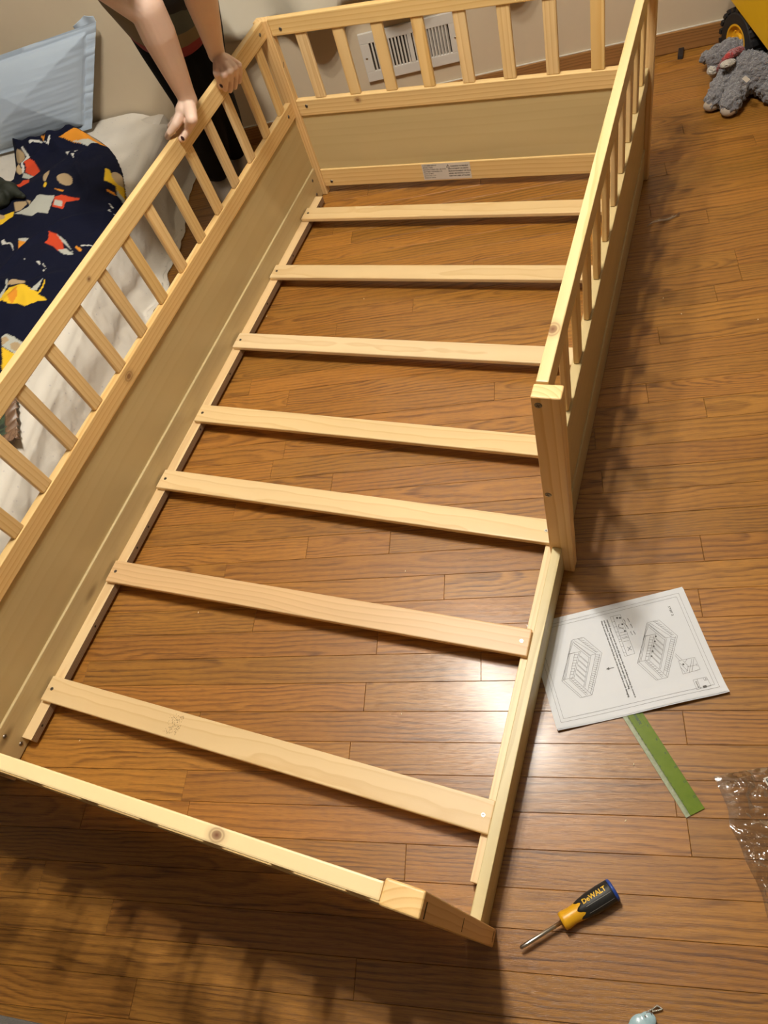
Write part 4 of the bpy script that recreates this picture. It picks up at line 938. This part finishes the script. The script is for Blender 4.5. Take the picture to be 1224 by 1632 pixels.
# hands
def hand_chains():
    r = []
    # hand B (upper right in view): palm on the rail top, four fingers curled over the inner face
    K = [U(358, 120, .548), U(366, 113.5, .552), (U(373.5, 108, .550)), U(380.5, 103.5, .545)]
    Mi = [UX(359.5, 132, .057), UX(367.5, 127, .059), UX(375.5, 121, .058), UX(382.5, 115, .056)]
    T = [UX(359, 142, .048), UX(366.5, 143.5, .048), UX(374, 138.5, .048), UX(381, 130, .047)]
    for k, m_, t, rr in zip(K, Mi, T, (.0076, .0080, .0077, .0070)): r.append([(wrB.lerp(k, .45), .0125), (k, rr + .0014), (m_, rr), (t, rr * .92)])
    r.append([(wrB, .018), (wrB.lerp(K[1], .5), .0165)]); r.append([(wrB.lerp(K[0], .3), .015), (U(347, 116, .552), .0120), (UX(350, 128, .050), .0092), (UX(352, 137, .044), .0082)])
    # hand A (lower left in view): thumb over the inner face, fingers over the outer face
    K2 = [U(280, 199, .550), U(284, 190, .556), U(289, 182, .556), U(295, 175, .552)]
    M2 = [U(271, 211, .540), U(272, 201, .535), U(276, 192, .53), U(281, 183, .528)]
    T2 = [U(267, 218, .520), U(271, 209, .508), U(276, 200, .503), U(281, 190, .503)]
    for k, m_, t, rr in zip(K2, M2, T2, (.0082, .0080, .0077, .0070)): r.append([(wrA.lerp(k, .45), .0140), (k, rr + .0022), (m_, rr), (t, rr * .92)])
    r.append([(wrA, .019), (wrA.lerp(K2[1], .55), .0175)]); r.append([(wrA.lerp(U(305, 190, .555), .4), .0165), (U(306, 190, .553), .0135), (UX(299, 206, .045), .0105), (UX(290, 221, .041), .0088)])
    return r
hc = hand_chains()
fd = Vector((.42, -.56, -.71)).normalized(); up_ = Vector((.42, -.56, .71)).normalized(); sd_ = fd.cross(up_).normalized()
body = blob('body', chains + hc, M['skin'], per, .0022, 3, ell=[(head, (.075, .095, .11)), (head + fd * .038 - up_ * .058, (.046, .046, .046))])
# nails, face, hair
M['nail'] = plain('dark_nail_polish', (.035, .008, .012), .15, 0, Coat_Weight=.5); M['eye'] = plain('eye_white', (.7, .68, .64), .2); M['hair'] = plain('brown_hair', (.06, .03, .015), .5, .3, 200, .3); M['lip'] = plain('lips', (.42, .14, .11), .45)
for p, nrm in ((UX(291, 220.5, .0505), (1, 0, .45)), (UX(352.5, 136.5, .0525), (1, 0, .35))):
    bm = bmesh.new(); bmesh.ops.create_uvsphere(bm, u_segments=12, v_segments=8, radius=.0055); o = bmobj('fingernail', bm, M['nail'], per, True); o.location = p
    o.rotation_euler = Vector(nrm).to_track_quat('Z', 'Y').to_euler(); o.scale = (.85, 1.05, .35)
for s in (-1, 1):
    bm = bmesh.new(); bmesh.ops.create_uvsphere(bm, u_segments=16, v_segments=10, radius=.011); o = bmobj('eye', bm, M['eye'], per, True); o.location = head + fd * .087 + sd_ * s * .031 + up_ * .010
    bm = bmesh.new(); bmesh.ops.create_uvsphere(bm, u_segments=12, v_segments=8, radius=.005); q_ = bmobj('pupil', bm, M['ink'], o, True); q_.location = fd * .008
    blob('ear', [], M['skin'], per, .003, 2, ell=[(head + sd_ * s * .078 - fd * .005, (.008, .018, .024))])
blob('nose', [[(head + fd * .092 + up_ * .008, .008), (head + fd * .106 - up_ * .022, .0125)]], M['skin'], per, .003, 2)
blob('mouth', [[(head + fd * .088 - up_ * .052 - sd_ * .018, .0045), (head + fd * .096 - up_ * .052, .0065), (head + fd * .088 - up_ * .052 + sd_ * .018, .0045)]], M['lip'], per, .002, 2)
blob('hair', [[(head - fd * .07 + up_ * .05, .055), (neck - Vector((.02, -.03, -.05)), .04), (shM + Vector((-.04, .04, .07)), .03)]], M['hair'], per, .006, 3, ell=[(head - fd * .022 + up_ * .022, (.083, .098, .108))])
# leggings, socks, t-shirt
M['legging'] = plain('black_legging', (.008, .008, .009), .85, .2, 40, .1, Specular_IOR_Level=.15)
lg = [[(hipC, .100), (hipA, .086), (hipA.lerp(kneeA, .5), .078), (kneeA, .064), (kneeA.lerp(footA, .35), .061), (kneeA.lerp(footA, .7), .050), (footA + Vector((0, 0, .075)), .044)],
      [(hipC, .100), (hipB, .086), (hipB.lerp(kneeB, .5), .078), (kneeB, .064), (kneeB.lerp(footB, .35), .061), (kneeB.lerp(footB, .7), .050), (footB + Vector((0, 0, .075)), .044)]]
blob('leggings', lg, M['legging'], per, .006, 4)
M['sock'] = plain('pale_sock', (.52, .46, .40), .85, .05, 60, .2)
for ft in (footA, footB): blob('sock', [[(ft + Vector((0, 0, .10)), .036), (ft + Vector((0, 0, .04)) - fw * .015, .036), (ft + Vector((0, 0, .034)) + fw * .06, .033), (ft + fw * .13 + Vector((0, 0, .024)), .0225)]], M['sock'], per, .005, 3)
tsm = NT('striped_shirt_cotton'); shc = U(255, -45, .69); snr = (CAMC - shc).normalized()
vsub = tsm.n('ShaderNodeVectorMath', operation='SUBTRACT'); otc = tsm.n('ShaderNodeTexCoord').outputs['Object']; tsm.t.links.new(otc, vsub.inputs[0]); vsub.inputs[1].default_value = shc
vpr = tsm.n('ShaderNodeVectorMath', operation='PROJECT'); tsm.t.links.new(vsub.outputs[0], vpr.inputs[0]); vpr.inputs[1].default_value = snr
vrj = tsm.n('ShaderNodeVectorMath', operation='DISTANCE'); tsm.t.links.new(vsub.outputs[0], vrj.inputs[0]); tsm.t.links.new(vpr.outputs[0], vrj.inputs[1])
ds = tsm.math('ADD', vrj.outputs['Value'], tsm.math('MULTIPLY', tsm.math('SUBTRACT', tsm.noise(otc, 9, 2), .5), .03))
bands = tsm.ramp(ds, [(0, (.01, .01, .012)), (.085, (.07, .085, .075)), (.122, (.20, .145, .075)), (.160, (.26, .030, .035)), (.205, (.014, .012, .013))], 'CONSTANT')
M['shirt'] = tsm.out(bands, .85)
belly = U(262, 6, .645)
blob('t_shirt', [[(belly, .122), (hipC.lerp(shM, .45) + Vector((.03, -.03, -.05)), .132), (shM * .8 + hipC * .2, .130), (shM, .10)], [(shA, .066), (shM, .085), (shB, .066)],
                 [(shA, .066), (shA.lerp(elA, .42), .060)], [(shB, .066), (shB.lerp(elB, .42), .060)], [(hipC.lerp(shM, .15), .125), (belly, .122)]], M['shirt'], per, .006, 5)
